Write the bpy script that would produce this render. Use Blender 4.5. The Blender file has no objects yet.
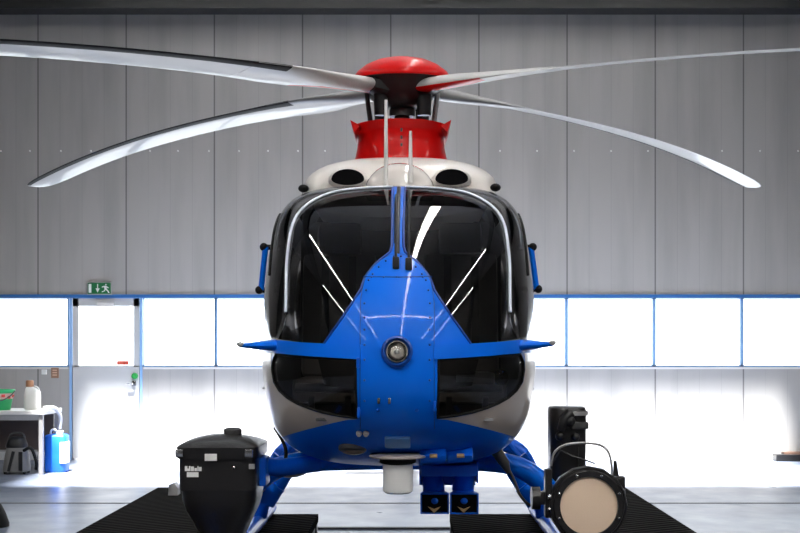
import bpy, bmesh, math, random
import numpy as np
from mathutils import Vector, Matrix
random.seed(3)
C = bpy.context.scene.collection
PI = math.pi

# ------------------------------------------------------------------ camera frame (metres; camera looks along +Y)
F_PX, U0, V0 = 1090.0, 408.2, 350.0
CX, CY, CZ = 0.048, -4.7, 1.574
def P(u, v, d):                                   # image point at depth d -> place in the hangar
    return Vector((CX + (u-U0)*d/F_PX, CY + d, CZ - (v-V0)*d/F_PX))

# ------------------------------------------------------------------ materials
def mat(name, col, rough=0.5, metal=0.0, coat=0.0, spec=0.5, back=None, bump=None, var=None, emit=None):
    m = bpy.data.materials.new(name); m.use_nodes = True
    nt = m.node_tree; b = nt.nodes['Principled BSDF']
    b.inputs['Base Color'].default_value = (*col, 1)
    b.inputs['Roughness'].default_value = rough
    b.inputs['Metallic'].default_value = metal
    b.inputs['Specular IOR Level'].default_value = spec
    b.inputs['Coat Weight'].default_value = coat
    b.inputs['Coat Roughness'].default_value = 0.05
    src = None
    if var:                                       # gentle colour variation of the material itself
        amount, scale = var
        tc = nt.nodes.new('ShaderNodeTexCoord'); n = nt.nodes.new('ShaderNodeTexNoise')
        n.inputs['Scale'].default_value = scale; n.inputs['Detail'].default_value = 5
        nt.links.new(tc.outputs['Object'], n.inputs['Vector'])
        mx = nt.nodes.new('ShaderNodeMix'); mx.data_type = 'RGBA'
        mx.inputs[6].default_value = (*[c*(1-amount) for c in col], 1)
        mx.inputs[7].default_value = (*[min(1, c*(1+amount)) for c in col], 1)
        nt.links.new(n.outputs['Fac'], mx.inputs[0]); src = mx.outputs[2]
    if back:                                      # inner lining of a shell
        g = nt.nodes.new('ShaderNodeNewGeometry'); mx = nt.nodes.new('ShaderNodeMix'); mx.data_type = 'RGBA'
        mx.inputs[6].default_value = (*col, 1); mx.inputs[7].default_value = (*back, 1)
        if src: nt.links.new(src, mx.inputs[6])
        nt.links.new(g.outputs['Backfacing'], mx.inputs[0]); src = mx.outputs[2]
    if src: nt.links.new(src, b.inputs['Base Color'])
    if bump:
        strength, scale = bump
        tc = nt.nodes.new('ShaderNodeTexCoord'); n = nt.nodes.new('ShaderNodeTexNoise')
        n.inputs['Scale'].default_value = scale
        nt.links.new(tc.outputs['Object'], n.inputs['Vector'])
        bp = nt.nodes.new('ShaderNodeBump'); bp.inputs['Strength'].default_value = strength; bp.inputs['Distance'].default_value = 0.01
        nt.links.new(n.outputs['Fac'], bp.inputs['Height']); nt.links.new(bp.outputs['Normal'], b.inputs['Normal'])
    if emit:
        b.inputs['Emission Color'].default_value = (*col, 1); b.inputs['Emission Strength'].default_value = emit
    return m

def glass(name, tint, ior=1.5, rough=0.02):
    m = bpy.data.materials.new(name); m.use_nodes = True; nt = m.node_tree
    nt.nodes.remove(nt.nodes['Principled BSDF']); out = nt.nodes['Material Output']
    t = nt.nodes.new('ShaderNodeBsdfTransparent'); t.inputs[0].default_value = (*tint, 1)
    g = nt.nodes.new('ShaderNodeBsdfGlossy'); g.inputs['Roughness'].default_value = rough
    f = nt.nodes.new('ShaderNodeFresnel'); f.inputs['IOR'].default_value = ior
    x = nt.nodes.new('ShaderNodeMixShader')
    nt.links.new(f.outputs[0], x.inputs[0]); nt.links.new(t.outputs[0], x.inputs[1]); nt.links.new(g.outputs[0], x.inputs[2])
    nt.links.new(x.outputs[0], out.inputs[0])
    return m

LINING = (0.012, 0.011, 0.010)
M = dict(
    blue=mat('blue_paint', (0.0, 0.15, 0.80), 0.36, coat=0.32, spec=0.15, back=LINING, var=(0.05, 3)),
    blue_matt=mat('blue_enamel', (0.0, 0.11, 0.68), 0.4, coat=0.1, spec=0.3),
    blue_dark=mat('dark_blue_recess', (0.002, 0.05, 0.30), 0.4),
    beige=mat('beige_paint', (0.50, 0.44, 0.39), 0.3, coat=0.3, back=LINING),
    silver=mat('silver_grey_paint', (0.27, 0.26, 0.255), 0.25, coat=0.6, back=LINING),
    white=mat('white_paint', (0.80, 0.78, 0.76), 0.35, coat=0.3, back=LINING),
    cowl=mat('off_white_cowling_paint', (0.70, 0.67, 0.64), 0.35, coat=0.3),
    red=mat('red_paint', (0.55, 0.002, 0.002), 0.35, coat=0.12, spec=0.15),
    black=mat('black_plastic', (0.008, 0.008, 0.009), 0.4),
    satin=mat('satin_black_metal', (0.012, 0.011, 0.011), 0.33, spec=0.6, bump=(0.15, 60)),
    duct=mat('duct_black', (0.004, 0.004, 0.005), 0.9, spec=0.05),
    dome=mat('pearly_dome', (0.70, 0.66, 0.63), 0.15, coat=1.0),
    pillar=mat('dark_door_frame', (0.035, 0.033, 0.032), 0.2, coat=0.5, back=LINING),
    rubber=mat('black_rubber', (0.006, 0.006, 0.006), 0.7, spec=0.2),
    dgrey=mat('dark_grey_plastic', (0.05, 0.05, 0.05), 0.5),
    trimgrey=mat('interior_grey', (0.12, 0.115, 0.11), 0.5),
    lgrey=mat('light_grey_metal', (0.45, 0.45, 0.45), 0.35, metal=0.3),
    steel=mat('brushed_steel', (0.55, 0.55, 0.56), 0.25, metal=1.0),
    chrome=mat('chrome', (0.85, 0.83, 0.8), 0.08, metal=1.0),
    cuff=mat('cuff_grey', (0.45, 0.45, 0.45), 0.38, coat=0.25),
    blade=mat('blade_grey', (0.23, 0.23, 0.235), 0.38, coat=0.25, var=(0.08, 2)),
    erosion=mat('dark_erosion_strip', (0.012, 0.012, 0.014), 0.6, spec=0.15),
    frame_glint=mat('frame_strip_glint', (0.70, 0.76, 0.88), 0.2, coat=0.5),  # windshield frame; its paleness is a strip light's reflection put into the colour
    refl=mat('lamp_reflector', (0.80, 0.74, 0.66), 0.3),
    tan=mat('tan_lens', (0.88, 0.68, 0.50), 0.4, coat=0.2, bump=(0.12, 260)),
    tinted=glass('tinted_canopy_glass', (0.58, 0.55, 0.52), 1.8),
    pane=glass('clear_window_glass', (0.96, 0.97, 0.98)),
    lensglass=glass('clear_lamp_lens', (0.95, 0.95, 0.95)),
    labelw=mat('white_label', (0.9, 0.9, 0.88), 0.5),
    gold=mat('tan_label', (0.55, 0.36, 0.16), 0.5),
)

def wall_material():
    m = mat('painted_wall_panels', (0.43, 0.425, 0.42), 0.42); nt = m.node_tree; b = nt.nodes['Principled BSDF']
    tc = nt.nodes.new('ShaderNodeTexCoord'); sp = nt.nodes.new('ShaderNodeSeparateXYZ')
    nt.links.new(tc.outputs['Object'], sp.inputs[0])
    def mth(op, a, bb=None):
        n = nt.nodes.new('ShaderNodeMath'); n.operation = op
        for i, v in enumerate((a, bb)):
            if v is None: continue
            if isinstance(v, (int, float)): n.inputs[i].default_value = v
            else: nt.links.new(v, n.inputs[i])
        return n.outputs[0]
    def groove(period, off, half):
        f = mth('FRACT', mth('DIVIDE', mth('ADD', sp.outputs[0], off), period))
        dist = mth('ABSOLUTE', mth('SUBTRACT', f, 0.5))
        return mth('LESS_THAN', dist, half/period)
    g1 = groove(1.262, 5.25+0.631+1.262*8, 0.011)
    g2 = groove(0.3155, 5.25+0.1577+1.262*8, 0.005)
    st = nt.nodes.new('ShaderNodeTexNoise'); st.inputs['Scale'].default_value = 1.0; st.inputs['Detail'].default_value = 6
    mp = nt.nodes.new('ShaderNodeMapping'); mp.inputs['Scale'].default_value = (3.0, 1.0, 0.35)
    nt.links.new(tc.outputs['Object'], mp.inputs[0]); nt.links.new(mp.outputs[0], st.inputs['Vector'])
    ramp = nt.nodes.new('ShaderNodeMapRange'); ramp.inputs[1].default_value = 0.3; ramp.inputs[2].default_value = 0.7
    ramp.inputs[3].default_value = 0.84; ramp.inputs[4].default_value = 1.08
    nt.links.new(st.outputs['Fac'], ramp.inputs[0])
    k = mth('MULTIPLY', ramp.outputs[0], mth('SUBTRACT', 1.0, mth('ADD', mth('MULTIPLY', g1, 0.5), mth('MULTIPLY', g2, 0.10))))
    mx = nt.nodes.new('ShaderNodeMix'); mx.data_type = 'RGBA'
    mx.inputs[6].default_value = (0, 0, 0, 1); mx.inputs[7].default_value = (0.46, 0.445, 0.43, 1)
    nt.links.new(k, mx.inputs[0]); nt.links.new(mx.outputs[2], b.inputs['Base Color'])
    return m
M['wall'] = wall_material()

def floor_material():
    m = mat('polished_concrete', (0.3, 0.3, 0.3), 0.2); nt = m.node_tree; b = nt.nodes['Principled BSDF']
    tc = nt.nodes.new('ShaderNodeTexCoord')
    n = nt.nodes.new('ShaderNodeTexNoise'); n.inputs['Scale'].default_value = 0.9; n.inputs['Detail'].default_value = 8; n.inputs['Roughness'].default_value = 0.65
    nt.links.new(tc.outputs['Object'], n.inputs['Vector'])
    r = nt.nodes.new('ShaderNodeValToRGB')
    r.color_ramp.elements[0].position = 0.3; r.color_ramp.elements[0].color = (0.06, 0.072, 0.105, 1)
    r.color_ramp.elements[1].position = 0.7; r.color_ramp.elements[1].color = (0.18, 0.20, 0.245, 1)
    nt.links.new(n.outputs['Fac'], r.inputs[0]); nt.links.new(r.outputs[0], b.inputs['Base Color'])
    n2 = nt.nodes.new('ShaderNodeTexNoise'); n2.inputs['Scale'].default_value = 3.0; n2.inputs['Detail'].default_value = 6
    nt.links.new(tc.outputs['Object'], n2.inputs['Vector'])
    mr = nt.nodes.new('ShaderNodeMapRange'); mr.inputs[3].default_value = 0.22; mr.inputs[4].default_value = 0.42; b.inputs['Specular IOR Level'].default_value = 0.13
    nt.links.new(n2.outputs['Fac'], mr.inputs[0]); nt.links.new(mr.outputs[0], b.inputs['Roughness'])
    return m
M['floor'] = floor_material()

def rib_material():
    m = mat('ribbed_black_deck', (0.012, 0.012, 0.013), 0.9, spec=0.0); nt = m.node_tree; b = nt.nodes['Principled BSDF']
    tc = nt.nodes.new('ShaderNodeTexCoord'); mp = nt.nodes.new('ShaderNodeMapping'); mp.inputs['Rotation'].default_value = (0, 0, R(62))
    w = nt.nodes.new('ShaderNodeTexWave'); w.inputs['Scale'].default_value = 4.2; w.bands_direction = 'X'
    nt.links.new(tc.outputs['Object'], mp.inputs[0]); nt.links.new(mp.outputs[0], w.inputs['Vector'])
    mx = nt.nodes.new('ShaderNodeMix'); mx.data_type = 'RGBA'
    mx.inputs[6].default_value = (0.002, 0.002, 0.002, 1); mx.inputs[7].default_value = (0.032, 0.031, 0.030, 1)
    nt.links.new(w.outputs['Fac'], mx.inputs[0]); nt.links.new(mx.outputs[2], b.inputs['Base Color'])
    bp = nt.nodes.new('ShaderNodeBump'); bp.inputs['Strength'].default_value = 0.7; bp.inputs['Distance'].default_value = 0.02
    nt.links.new(w.outputs['Fac'], bp.inputs['Height']); nt.links.new(bp.outputs['Normal'], b.inputs['Normal'])
    return m
R = math.radians
M['ribs'] = rib_material()

# ------------------------------------------------------------------ mesh helpers
class MB:
    def __init__(s): s.v = []; s.f = []
    def add(s, vs, fs):
        o = len(s.v); s.v += [tuple(p) for p in vs]; s.f += [tuple(i+o for i in f) for f in fs]; return s
    def box(s, c, size, rot=None, bev=0.0):
        bm = bmesh.new(); bmesh.ops.create_cube(bm, size=1)
        for v in bm.verts: v.co = Vector((v.co.x*size[0], v.co.y*size[1], v.co.z*size[2]))
        if bev: bmesh.ops.bevel(bm, geom=bm.edges[:], offset=bev, segments=2, affect='EDGES', profile=0.6)
        if rot is not None: bmesh.ops.rotate(bm, verts=bm.verts, cent=(0,0,0), matrix=rot)
        bm.verts.index_update()
        s.add([v.co + Vector(c) for v in bm.verts], [[v.index for v in f.verts] for f in bm.faces]); bm.free(); return s
    def b2(s, a, b, bev=0.0):                     # box between two corners
        return s.box([(a[i]+b[i])/2 for i in range(3)], [abs(b[i]-a[i]) for i in range(3)], None, bev)
    def tube(s, pts, r, n=10, caps=True, flat=1.0):
        pts = [Vector(p) for p in pts]; rs = r if isinstance(r, (list, tuple)) else [r]*len(pts)
        vs = []; up = None
        for i, p in enumerate(pts):
            t = (pts[min(i+1, len(pts)-1)] - pts[max(i-1, 0)]).normalized()
            if up is None: up = Vector((0,0,1)) if abs(t.z) < 0.9 else Vector((0,1,0))
            x = t.cross(up).normalized(); up = x.cross(t).normalized()
            for k in range(n):
                a = 2*PI*k/n; vs.append(p + x*math.cos(a)*rs[i] + up*math.sin(a)*rs[i]*flat)
        fs = [(i*n+k, i*n+(k+1) % n, (i+1)*n+(k+1) % n, (i+1)*n+k) for i in range(len(pts)-1) for k in range(n)]
        if caps: fs += [tuple(range(n-1, -1, -1)), tuple((len(pts)-1)*n+k for k in range(n))]
        return s.add(vs, fs)
    def lathe(s, prof, loc, axis=(0,0,1), n=32, sx=1.0, caps=True):   # prof: (radius, height along axis)
        ax = Vector(axis).normalized(); q = Vector((0,0,1)).rotation_difference(ax); vs = []
        for r, h in prof:
            for k in range(n):
                a = 2*PI*k/n; vs.append(Vector(loc) + q @ Vector((r*math.cos(a)*sx, r*math.sin(a), h)))
        m = len(prof)
        fs = [(i*n+k, i*n+(k+1) % n, (i+1)*n+(k+1) % n, (i+1)*n+k) for i in range(m-1) for k in range(n)]
        if caps: fs += [tuple(range(n-1, -1, -1)), tuple((m-1)*n+k for k in range(n))]
        return s.add(vs, fs)
    def loft(s, rings, caps=True):
        n = len(rings[0]); vs = [p for r in rings for p in r]
        fs = [(i*n+k, i*n+(k+1) % n, (i+1)*n+(k+1) % n, (i+1)*n+k) for i in range(len(rings)-1) for k in range(n)]
        if caps: fs += [tuple(range(n-1, -1, -1)), tuple((len(rings)-1)*n+k for k in range(n))]
        return s.add(vs, fs)
    def prism(s, poly, vec):
        n = len(poly); vec = Vector(vec); a = [Vector(p) for p in poly]
        return s.add(a + [p+vec for p in a], [tuple(range(n-1, -1, -1)), tuple(range(n, 2*n))] + [(k, (k+1) % n, n+(k+1) % n, n+k) for k in range(n)])
    def ball(s, c, r, n=12, m=8):
        rr = r if isinstance(r, (list, tuple)) else (r, r, r)
        prof = [(max(1e-4, math.sin(PI*i/m)), -math.cos(PI*i/m)) for i in range(m+1)]; vs = []
        for pr, h in prof:
            for k in range(n):
                a = 2*PI*k/n; vs.append((c[0]+pr*math.cos(a)*rr[0], c[1]+pr*math.sin(a)*rr[1], c[2]+h*rr[2]))
        fs = [(i*n+k, i*n+(k+1) % n, (i+1)*n+(k+1) % n, (i+1)*n+k) for i in range(m) for k in range(n)]
        fs += [tuple(range(n-1, -1, -1)), tuple(m*n+k for k in range(n))]
        return s.add(vs, fs)

def build(name, mb, m, parent=None, smooth=None, fix=True):
    """link as ONE mesh; coordinates are world metres, so a part is offset by its thing's base"""
    me = bpy.data.meshes.new(name); me.from_pydata(mb.v, [], mb.f); me.update()
    if fix:
        bm = bmesh.new(); bm.from_mesh(me); bmesh.ops.recalc_face_normals(bm, faces=bm.faces); bm.to_mesh(me); bm.free()
    me.materials.append(m)
    o = bpy.data.objects.new(name, me); C.objects.link(o)
    if smooth is not None:
        me.shade_smooth(); me.set_sharp_from_angle(angle=R(smooth))
    attach(o, parent)
    return o
def attach(o, parent):
    if parent is not None:
        o.parent = parent
        if parent.type == 'EMPTY': o.location = -parent.location
def thing(name, label, cat, loc=(0,0,0), group=None):
    o = bpy.data.objects.new(name, None); C.objects.link(o); o.location = loc; o.empty_display_size = 0.2
    return tag(o, label, cat, group)
def tag(o, label, cat, group=None):
    o['label'] = label; o['category'] = cat
    if group: o['group'] = group
    return o
def struct(name, mb, m, parent=None, smooth=None):
    o = build(name, mb, m, parent, smooth)
    if parent is None: o['kind'] = 'structure'
    return o
def recentre(o):                                   # put a one-mesh thing's origin at its base
    vs = o.data.vertices; n = len(vs)
    c = Vector((sum(v.co.x for v in vs)/n, sum(v.co.y for v in vs)/n, min(v.co.z for v in vs)))
    o.data.transform(Matrix.Translation(-c)); o.location = c; return o
def catmull(pts, k=6, closed=False):
    pts = [np.array(p, float) for p in pts]; n = len(pts); out = []
    for i in range(n if closed else n-1):
        g = (lambda j: pts[j % n]) if closed else (lambda j: pts[min(max(j, 0), n-1)])
        p0, p1, p2, p3 = g(i-1), g(i), g(i+1), g(i+2)
        for t in np.arange(k)/k:
            out.append(0.5*((2*p1) + (-p0+p2)*t + (2*p0-5*p1+4*p2-p3)*t*t + (-p0+3*p1-3*p2+p3)*t**3))
    if not closed: out.append(pts[-1])
    return out

# =================================================================== THE HANGAR
YW = 10.9                                          # face of the back wall (15.6 m from the camera)
def wu(u): return CX + (u-U0)*15.6/F_PX
def wv(v): return CZ - (v-V0)*15.6/F_PX
ZT, ZB = wv(297), wv(367)
XL, XR, YF, ZC = -10.0, 10.5, -17.0, 7.2
DX0, DX1 = wu(72), wu(140)
struct('floor', MB().b2((XL-.2, YF-.2, -0.2), (XR+.2, YW+.3, 0)), M['floor'])
w = MB().b2((XL, YW, ZT), (XR, YW+.2, ZC)).b2((XL, YW, 0), (DX0, YW+.2, ZB)).b2((DX1, YW, 0), (XR, YW+.2, ZB))
struct('wall_back', w, M['wall'])
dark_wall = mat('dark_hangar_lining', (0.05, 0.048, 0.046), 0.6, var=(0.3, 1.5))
struct('wall_left', MB().b2((XL-.2, YF, 0), (XL, YW+.2, ZC)), dark_wall)
struct('wall_right', MB().b2((XR, YF, 0), (XR+.2, YW+.2, ZC)), dark_wall)
# front wall: the closed hangar gate
struct('wall_front', MB().b2((XL, YF-.2, 0), (XR, YF, ZC)), dark_wall)
# ceiling with an added rooflight, letting sun onto the floor and wall behind the helicopter
SK = (-4.7, 5.3, 5.3, 8.48)
cm = mat('trapezoid_roof', (0.42, 0.41, 0.40), 0.5, var=(0.2, 2))
cb = MB().b2((XL, YF, ZC), (XR, SK[2], ZC+.2)).b2((XL, SK[3], ZC), (XR, YW+.2, ZC+.2)) \
    .b2((XL, SK[2], ZC), (SK[0], SK[3], ZC+.2)).b2((SK[1], SK[2], ZC), (XR, SK[3], ZC+.2))
for i in range(36):                                # sheet ribs
    y = YF+0.3+i*0.5
    cb.b2((XL, y, ZC-.05), (XR, y+.12, ZC+.01))
struct('ceiling', cb, cm)
sk = MB()
for i in range(5):
    x = SK[0] + (SK[1]-SK[0])*i/4
    sk.b2((x-.03, SK[2], ZC+.02), (x+.03, SK[3], ZC+.1))
o = struct('window_12', sk, M['lgrey'])
build('pane', MB().b2((SK[0], SK[2], ZC+.05), (SK[1], SK[3], ZC+.06)), M['pane'], o)
# roof girder across the top of the view
gb = MB().b2((XL, 10.2, 6.25), (XR, 10.5, 6.30)).b2((XL, 10.33, 6.29), (XR, 10.37, 7.15)).b2((XL, 10.2, 7.11), (XR, 10.5, 7.15))
struct('trim_1', gb, mat('black_girder', (0.006, 0.006, 0.007), 0.6))
# window band
blue_frame = mat('blue_window_frame', (0.30, 0.52, 0.85), 0.4)
edges = [(-150, -22), (-18, 66), (143, 213.5), (217, 303), (307, 393), (397, 479), (483, 565), (569, 653), (657, 741), (745, 829), (833, 930)]
for i, (a, b) in enumerate(edges):
    x0, x1 = wu(a)-.03, wu(b)+.03
    t = 0.025
    f = MB().b2((x0, YW+.04, ZT-t), (x1, YW+.12, ZT)).b2((x0, YW+.04, ZB), (x1, YW+.12, ZB+t)) \
        .b2((x0, YW+.04, ZB), (x0+t, YW+.12, ZT)).b2((x1-t, YW+.04, ZB), (x1, YW+.12, ZT))
    o = struct('window_%d' % (i+1), f, blue_frame)
    build('pane', MB().b2((x0+t, YW+.075, ZB+t), (x1-t, YW+.085, ZT-t)), M['pane'], o)
for k, (a, b) in enumerate(((-200, -150), (930, 1100))):   # closed pieces of the band at the far ends
    struct('trim_%d' % (k+5), MB().b2((max(XL, wu(a)), YW, ZB), (min(XR, wu(b)), YW+.2, ZT)), M['wall'])
struct('trim_2', MB().b2((XL, YW-.03, ZT-.01), (XR, YW, ZT+.035)), mat('blue_rail', (0.03, 0.16, 0.45), 0.4))
struct('trim_3', MB().b2((XL, YW-.006, ZB-.03), (DX0-.05, YW, ZB)).b2((DX1+.05, YW-.006, ZB-.03), (XR, YW, ZB)), M['white'])
# floor joint
struct('trim_4', MB().b2((XL, 6.47, 0), (XR, 6.53, 0.002)), mat('joint_filler', (0.02, 0.02, 0.02), 0.7))
bw = mat('white_skirting', (0.75, 0.75, 0.75), 0.5)
struct('baseboard_back', MB().b2((XL, YW-.02, 0), (DX0-.05, YW, 0.12)).b2((DX1+.05, YW-.02, 0), (XR, YW, 0.05)), bw)
# door
dm = mat('pale_grey_door', (0.62, 0.62, 0.62), 0.4)
fm = mat('door_frame_grey', (0.45, 0.47, 0.5), 0.4)
dr = MB().b2((DX0-.035, YW-.01, 0), (DX0, YW+.1, ZT)).b2((DX1, YW-.01, 0), (DX1+.035, YW+.1, ZT)).b2((DX0, YW-.01, ZT-.02), (DX1, YW+.1, ZT))
door = struct('door_1', dr, blue_frame)
lf = MB().b2((DX0+.01, YW+.0, 0.02), (DX1-.01, YW+.05, ZB+.02)).b2((DX0+.01, YW, ZB), (DX0+.09, YW+.05, ZT-.02)) \
    .b2((DX1-.09, YW, ZB), (DX1-.01, YW+.05, ZT-.02)).b2((DX0+.01, YW, ZT-.13), (DX1-.01, YW+.05, ZT-.02))
build('door_leaf', lf, dm, door)
build('pane', MB().b2((DX0+.09, YW+.02, ZB+.02), (DX1-.09, YW+.03, ZT-.13)), M['pane'], door)
build('door_closer', MB().b2((wu(98), YW-.07, ZT-.14), (wu(115), YW, ZT-.08), .01), M['white'], door)
hz = wv(383.5)
build('door_handle', MB().b2((wu(132.2), YW-.02, hz-.035), (wu(136), YW, hz+.035), .005).tube([(wu(134), YW, hz), (wu(134), YW-.06, hz), (wu(127.5), YW-.06, hz-.005)], .012), M['steel'], door, 40)
build('emergency_release', MB().lathe([(.045, 0), (.045, .03), (.03, .045)], (wu(135), YW, wv(376)), (0, -1, 0), 20), mat('green_plastic', (0.02, 0.32, 0.06), 0.4), door, 40)
# row of panel fasteners on the wall
fx = MB()
for u in (1, 30, 61, 91, 105, 120, 150, 178, 209, 239, 268, 298, 325, 500, 537, 574, 611, 648, 685, 722, 760, 798):
    fx.ball((wu(u), YW-.004, wv(151)), .014, 8, 6)
struct('trim_7', fx, M['labelw'], None, 40)

# ---- escape sign
sgr = mat('sign_green', (0.006, 0.16, 0.045), 0.4); sgw = mat('sign_white', (0.85, 0.87, 0.83), 0.4)
ex0, ex1, ez0, ez1 = wu(88.5), wu(111.5), wv(294), wv(283)
sign = thing('exit_sign', 'green and white emergency exit sign above the door', 'sign', ((ex0+ex1)/2, YW, ez0))
build('sign_board', MB().b2((ex0, YW-.05, ez0), (ex1, YW-.003, ez1), .008), sgr, sign)
build('sign_border', MB().b2((ex0-.012, YW-.04, ez0-.012), (ex1+.012, YW-.002, ez1+.012)), M['lgrey'], sign)
sw, sh = ex1-ex0, ez1-ez0
def sp(a, b, y=-.052): return (ex0+a*sw, YW+y, ez0+b*sh)
def quad(mb, pts, th=.004): return mb.prism([sp(a, b) for a, b in pts], (0, th, 0))
quad_m = MB(); quad(quad_m, [(.05, .1), (.17, .1), (.17, .9), (.05, .9)])
build('door_pictogram', quad_m, sgw, sign)
am = MB(); quad(am, [(.42, .52), (.46, .52), (.46, .9), (.42, .9)]); quad(am, [(.35, .5), (.44, .12), (.53, .5)])
build('arrow_pictogram', am, sgw, sign)
rm = MB()
quad(rm, [(.76, .82), (.80, .76), (.84, .82), (.80, .92)])                      # head
quad(rm, [(.70, .72), (.80, .74), (.84, .44), (.74, .40)])                      # trunk
quad(rm, [(.80, .74), (.92, .58), (.90, .50), (.79, .62)]); quad(rm, [(.62, .66), (.72, .72), (.72, .62), (.63, .56)])
quad(rm, [(.76, .42), (.84, .44), (.92, .26), (.96, .08), (.90, .08), (.86, .24)]); quad(rm, [(.74, .40), (.80, .42), (.74, .22), (.62, .14), (.62, .22), (.70, .27)])
build('running_figure', rm, sgw, sign)
# ---- notice and switch by the door, red lettering on the door pane
nb = MB().b2((wu(51.5), YW-.02, wv(378)), (wu(59), YW, wv(368)), .004)
nt_ = thing('wall_notice', 'small brown square notice beside the door, above the workbench end', 'notice', (wu(55), YW, wv(378)))
build('notice_board', nb, mat('brown_notice', (0.36, 0.20, 0.13), 0.5), nt_)
ns = MB()
for i in range(3): ns.b2((wu(53), YW-.024, wv(375.6-i*2.4)), (wu(57.5), YW-.018, wv(374.4-i*2.4)))
build('notice_print', ns, mat('pale_notice_print', (0.75, 0.5, 0.36), 0.5), nt_)
tag(recentre(build('light_switch', MB().b2((wu(42), YW-.03, wv(374.5)), (wu(47), YW, wv(369.5)), .006), M['labelw'])), 'small white switch on the wall left of the brown notice', 'switch')
dl = MB()
for (a0, b0, a1, b1) in ((0,.86,.16,1),(.05,0,.11,.9),(.2,0,.26,1),(.34,0,.40,1),(.2,0,.4,.14),(.48,0,.54,1),(.48,.86,.66,1),(.60,.45,.66,1),(.48,.45,.66,.58),(.72,.86,1,1),(.72,0,.78,1),(.72,.43,.95,.56),(.72,0,1,.14)):
    W_, H_ = wu(128)-wu(117), wv(361)-wv(364.5)
    dl.b2((wu(117)+a0*W_, YW+.012, wv(364.5)+b0*H_), (wu(117)+a1*W_, YW+.019, wv(364.5)+b1*H_))
rs = build('door_sticker', MB().b2((wu(116.6), YW+.013, wv(365)), (wu(128.3), YW+.0195, wv(360.8))), mat('red_sticker', (0.85, 0.06, 0.03), 0.5), door)
build('door_lettering', dl, mat('pale_red_lettering', (0.85, 0.28, 0.20), 0.5), rs)

# ---- ceiling luminaires in front of the helicopter (seen mirrored in its windows)
lamp_m = mat('fluorescent_tube', (1.0, 0.97, 0.93), 0.4, emit=1.0)
LAMP = 21.0
lamp_m.node_tree.nodes['Principled BSDF'].inputs['Emission Strength'].default_value = LAMP
for x, where, w_, ye in ((-8.9, 'leftmost row', .07, 0.0), (-4.6, 'second row from the left', .07, 3.5), (0.70, 'middle row above the nose', .085, 5.0), (6.0, 'fourth row from the left', .07, 3.5), (9.6, 'rightmost row', .07, 0.0)):
    t = thing('strip_light', 'long white fluorescent strip light, %s under the dark roof' % where, 'light', (x, -5, ZC-.065), 'strip lights under the roof')
    build('light_housing', MB().b2((x-w_-.03, -14, ZC-.14), (x+w_+.03, ye+.1, ZC-.065)), M['white'], t)
    build('light_tube', MB().b2((x-w_, -13.9, ZC-.17), (x+w_, ye, ZC-.14)), lamp_m, t)
t = thing('strip_light', 'white fluorescent strip light running crosswise under the rows', 'light', (0, -6.6, ZC-.25), 'strip lights under the roof')
build('light_housing', MB().b2((-4.4, -6.72, ZC-.30), (5.8, -6.48, ZC-.175)), M['white'], t)
build('light_tube', MB().b2((-4.3, -6.68, ZC-.34), (5.7, -6.52, ZC-.30)), lamp_m, t)

# ---- helicopter landing platform
PZ = 0.30
plat = thing('landing_platform', 'black ribbed landing platform under the helicopter', 'platform', (-.18, 2.0, 0))
px0, px1, pm0, pm1 = -2.27, 2.06, -.65, .37
YB, YI = 5.4, 3.77
def deck(x0, x1, xin, sgn):
    pts = [(x0, -1.2), (x1, -1.2), (x1, YI), (xin, YI), (xin, YB), (x0, YB)] if sgn < 0 else \
          [(x0, -1.2), (x1, -1.2), (x1, YB), (xin, YB), (xin, YI), (x0, YI)]
    return MB().prism([(a, b, PZ-.06) for a, b in pts], (0, 0, .06))
build('deck_panel', deck(px0, pm0, -1.4, -1), M['ribs'], plat)
build('deck_panel', deck(pm1, px1, 1.38, 1), M['ribs'], plat)
fr = MB()
for x in (px0+.05, pm0-.05, pm1+.05, px1-.05): fr.b2((x-.04, -1.15, .1), (x+.04, YI-.05, PZ-.06))
fr.b2((px0, -1.0, .1), (px1, -.9, PZ-.06)).b2((px0, 3.6, .1), (pm0, 3.7, PZ-.06)).b2((pm1, 3.6, .1), (px1, 3.7, PZ-.06))
build('platform_frame', fr, M['black'], plat)
build('tie_bar', MB().b2((pm0-.1, 4.85, .0), (pm1+.1, 4.90, .02)), M['dgrey'], plat)
for x in (px0+.3, px1-.3): build('tie_bar', MB().b2((x-.03, 3.7, .1), (x+.03, YB-.1, PZ-.06)), M['black'], plat)
for x in (px0+.3, px1-.3):
    for y in (-.8, 3.4, 5.1):
        build('caster', MB().lathe([(.09, -.03), (.1, -.02), (.1, .02), (.09, .03)], (x, y, .1), (1, 0, 0), 20).b2((x-.06, y-.03, .1), (x+.06, y+.03, .24)), M['rubber'], plat, 40)

# =================================================================== THE HELICOPTER
HB = Vector((0, 2.2, PZ))
heli = thing('helicopter', 'blue and white twin-engine helicopter with red rotor cap parked on the black platform', 'helicopter', HB)

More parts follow.
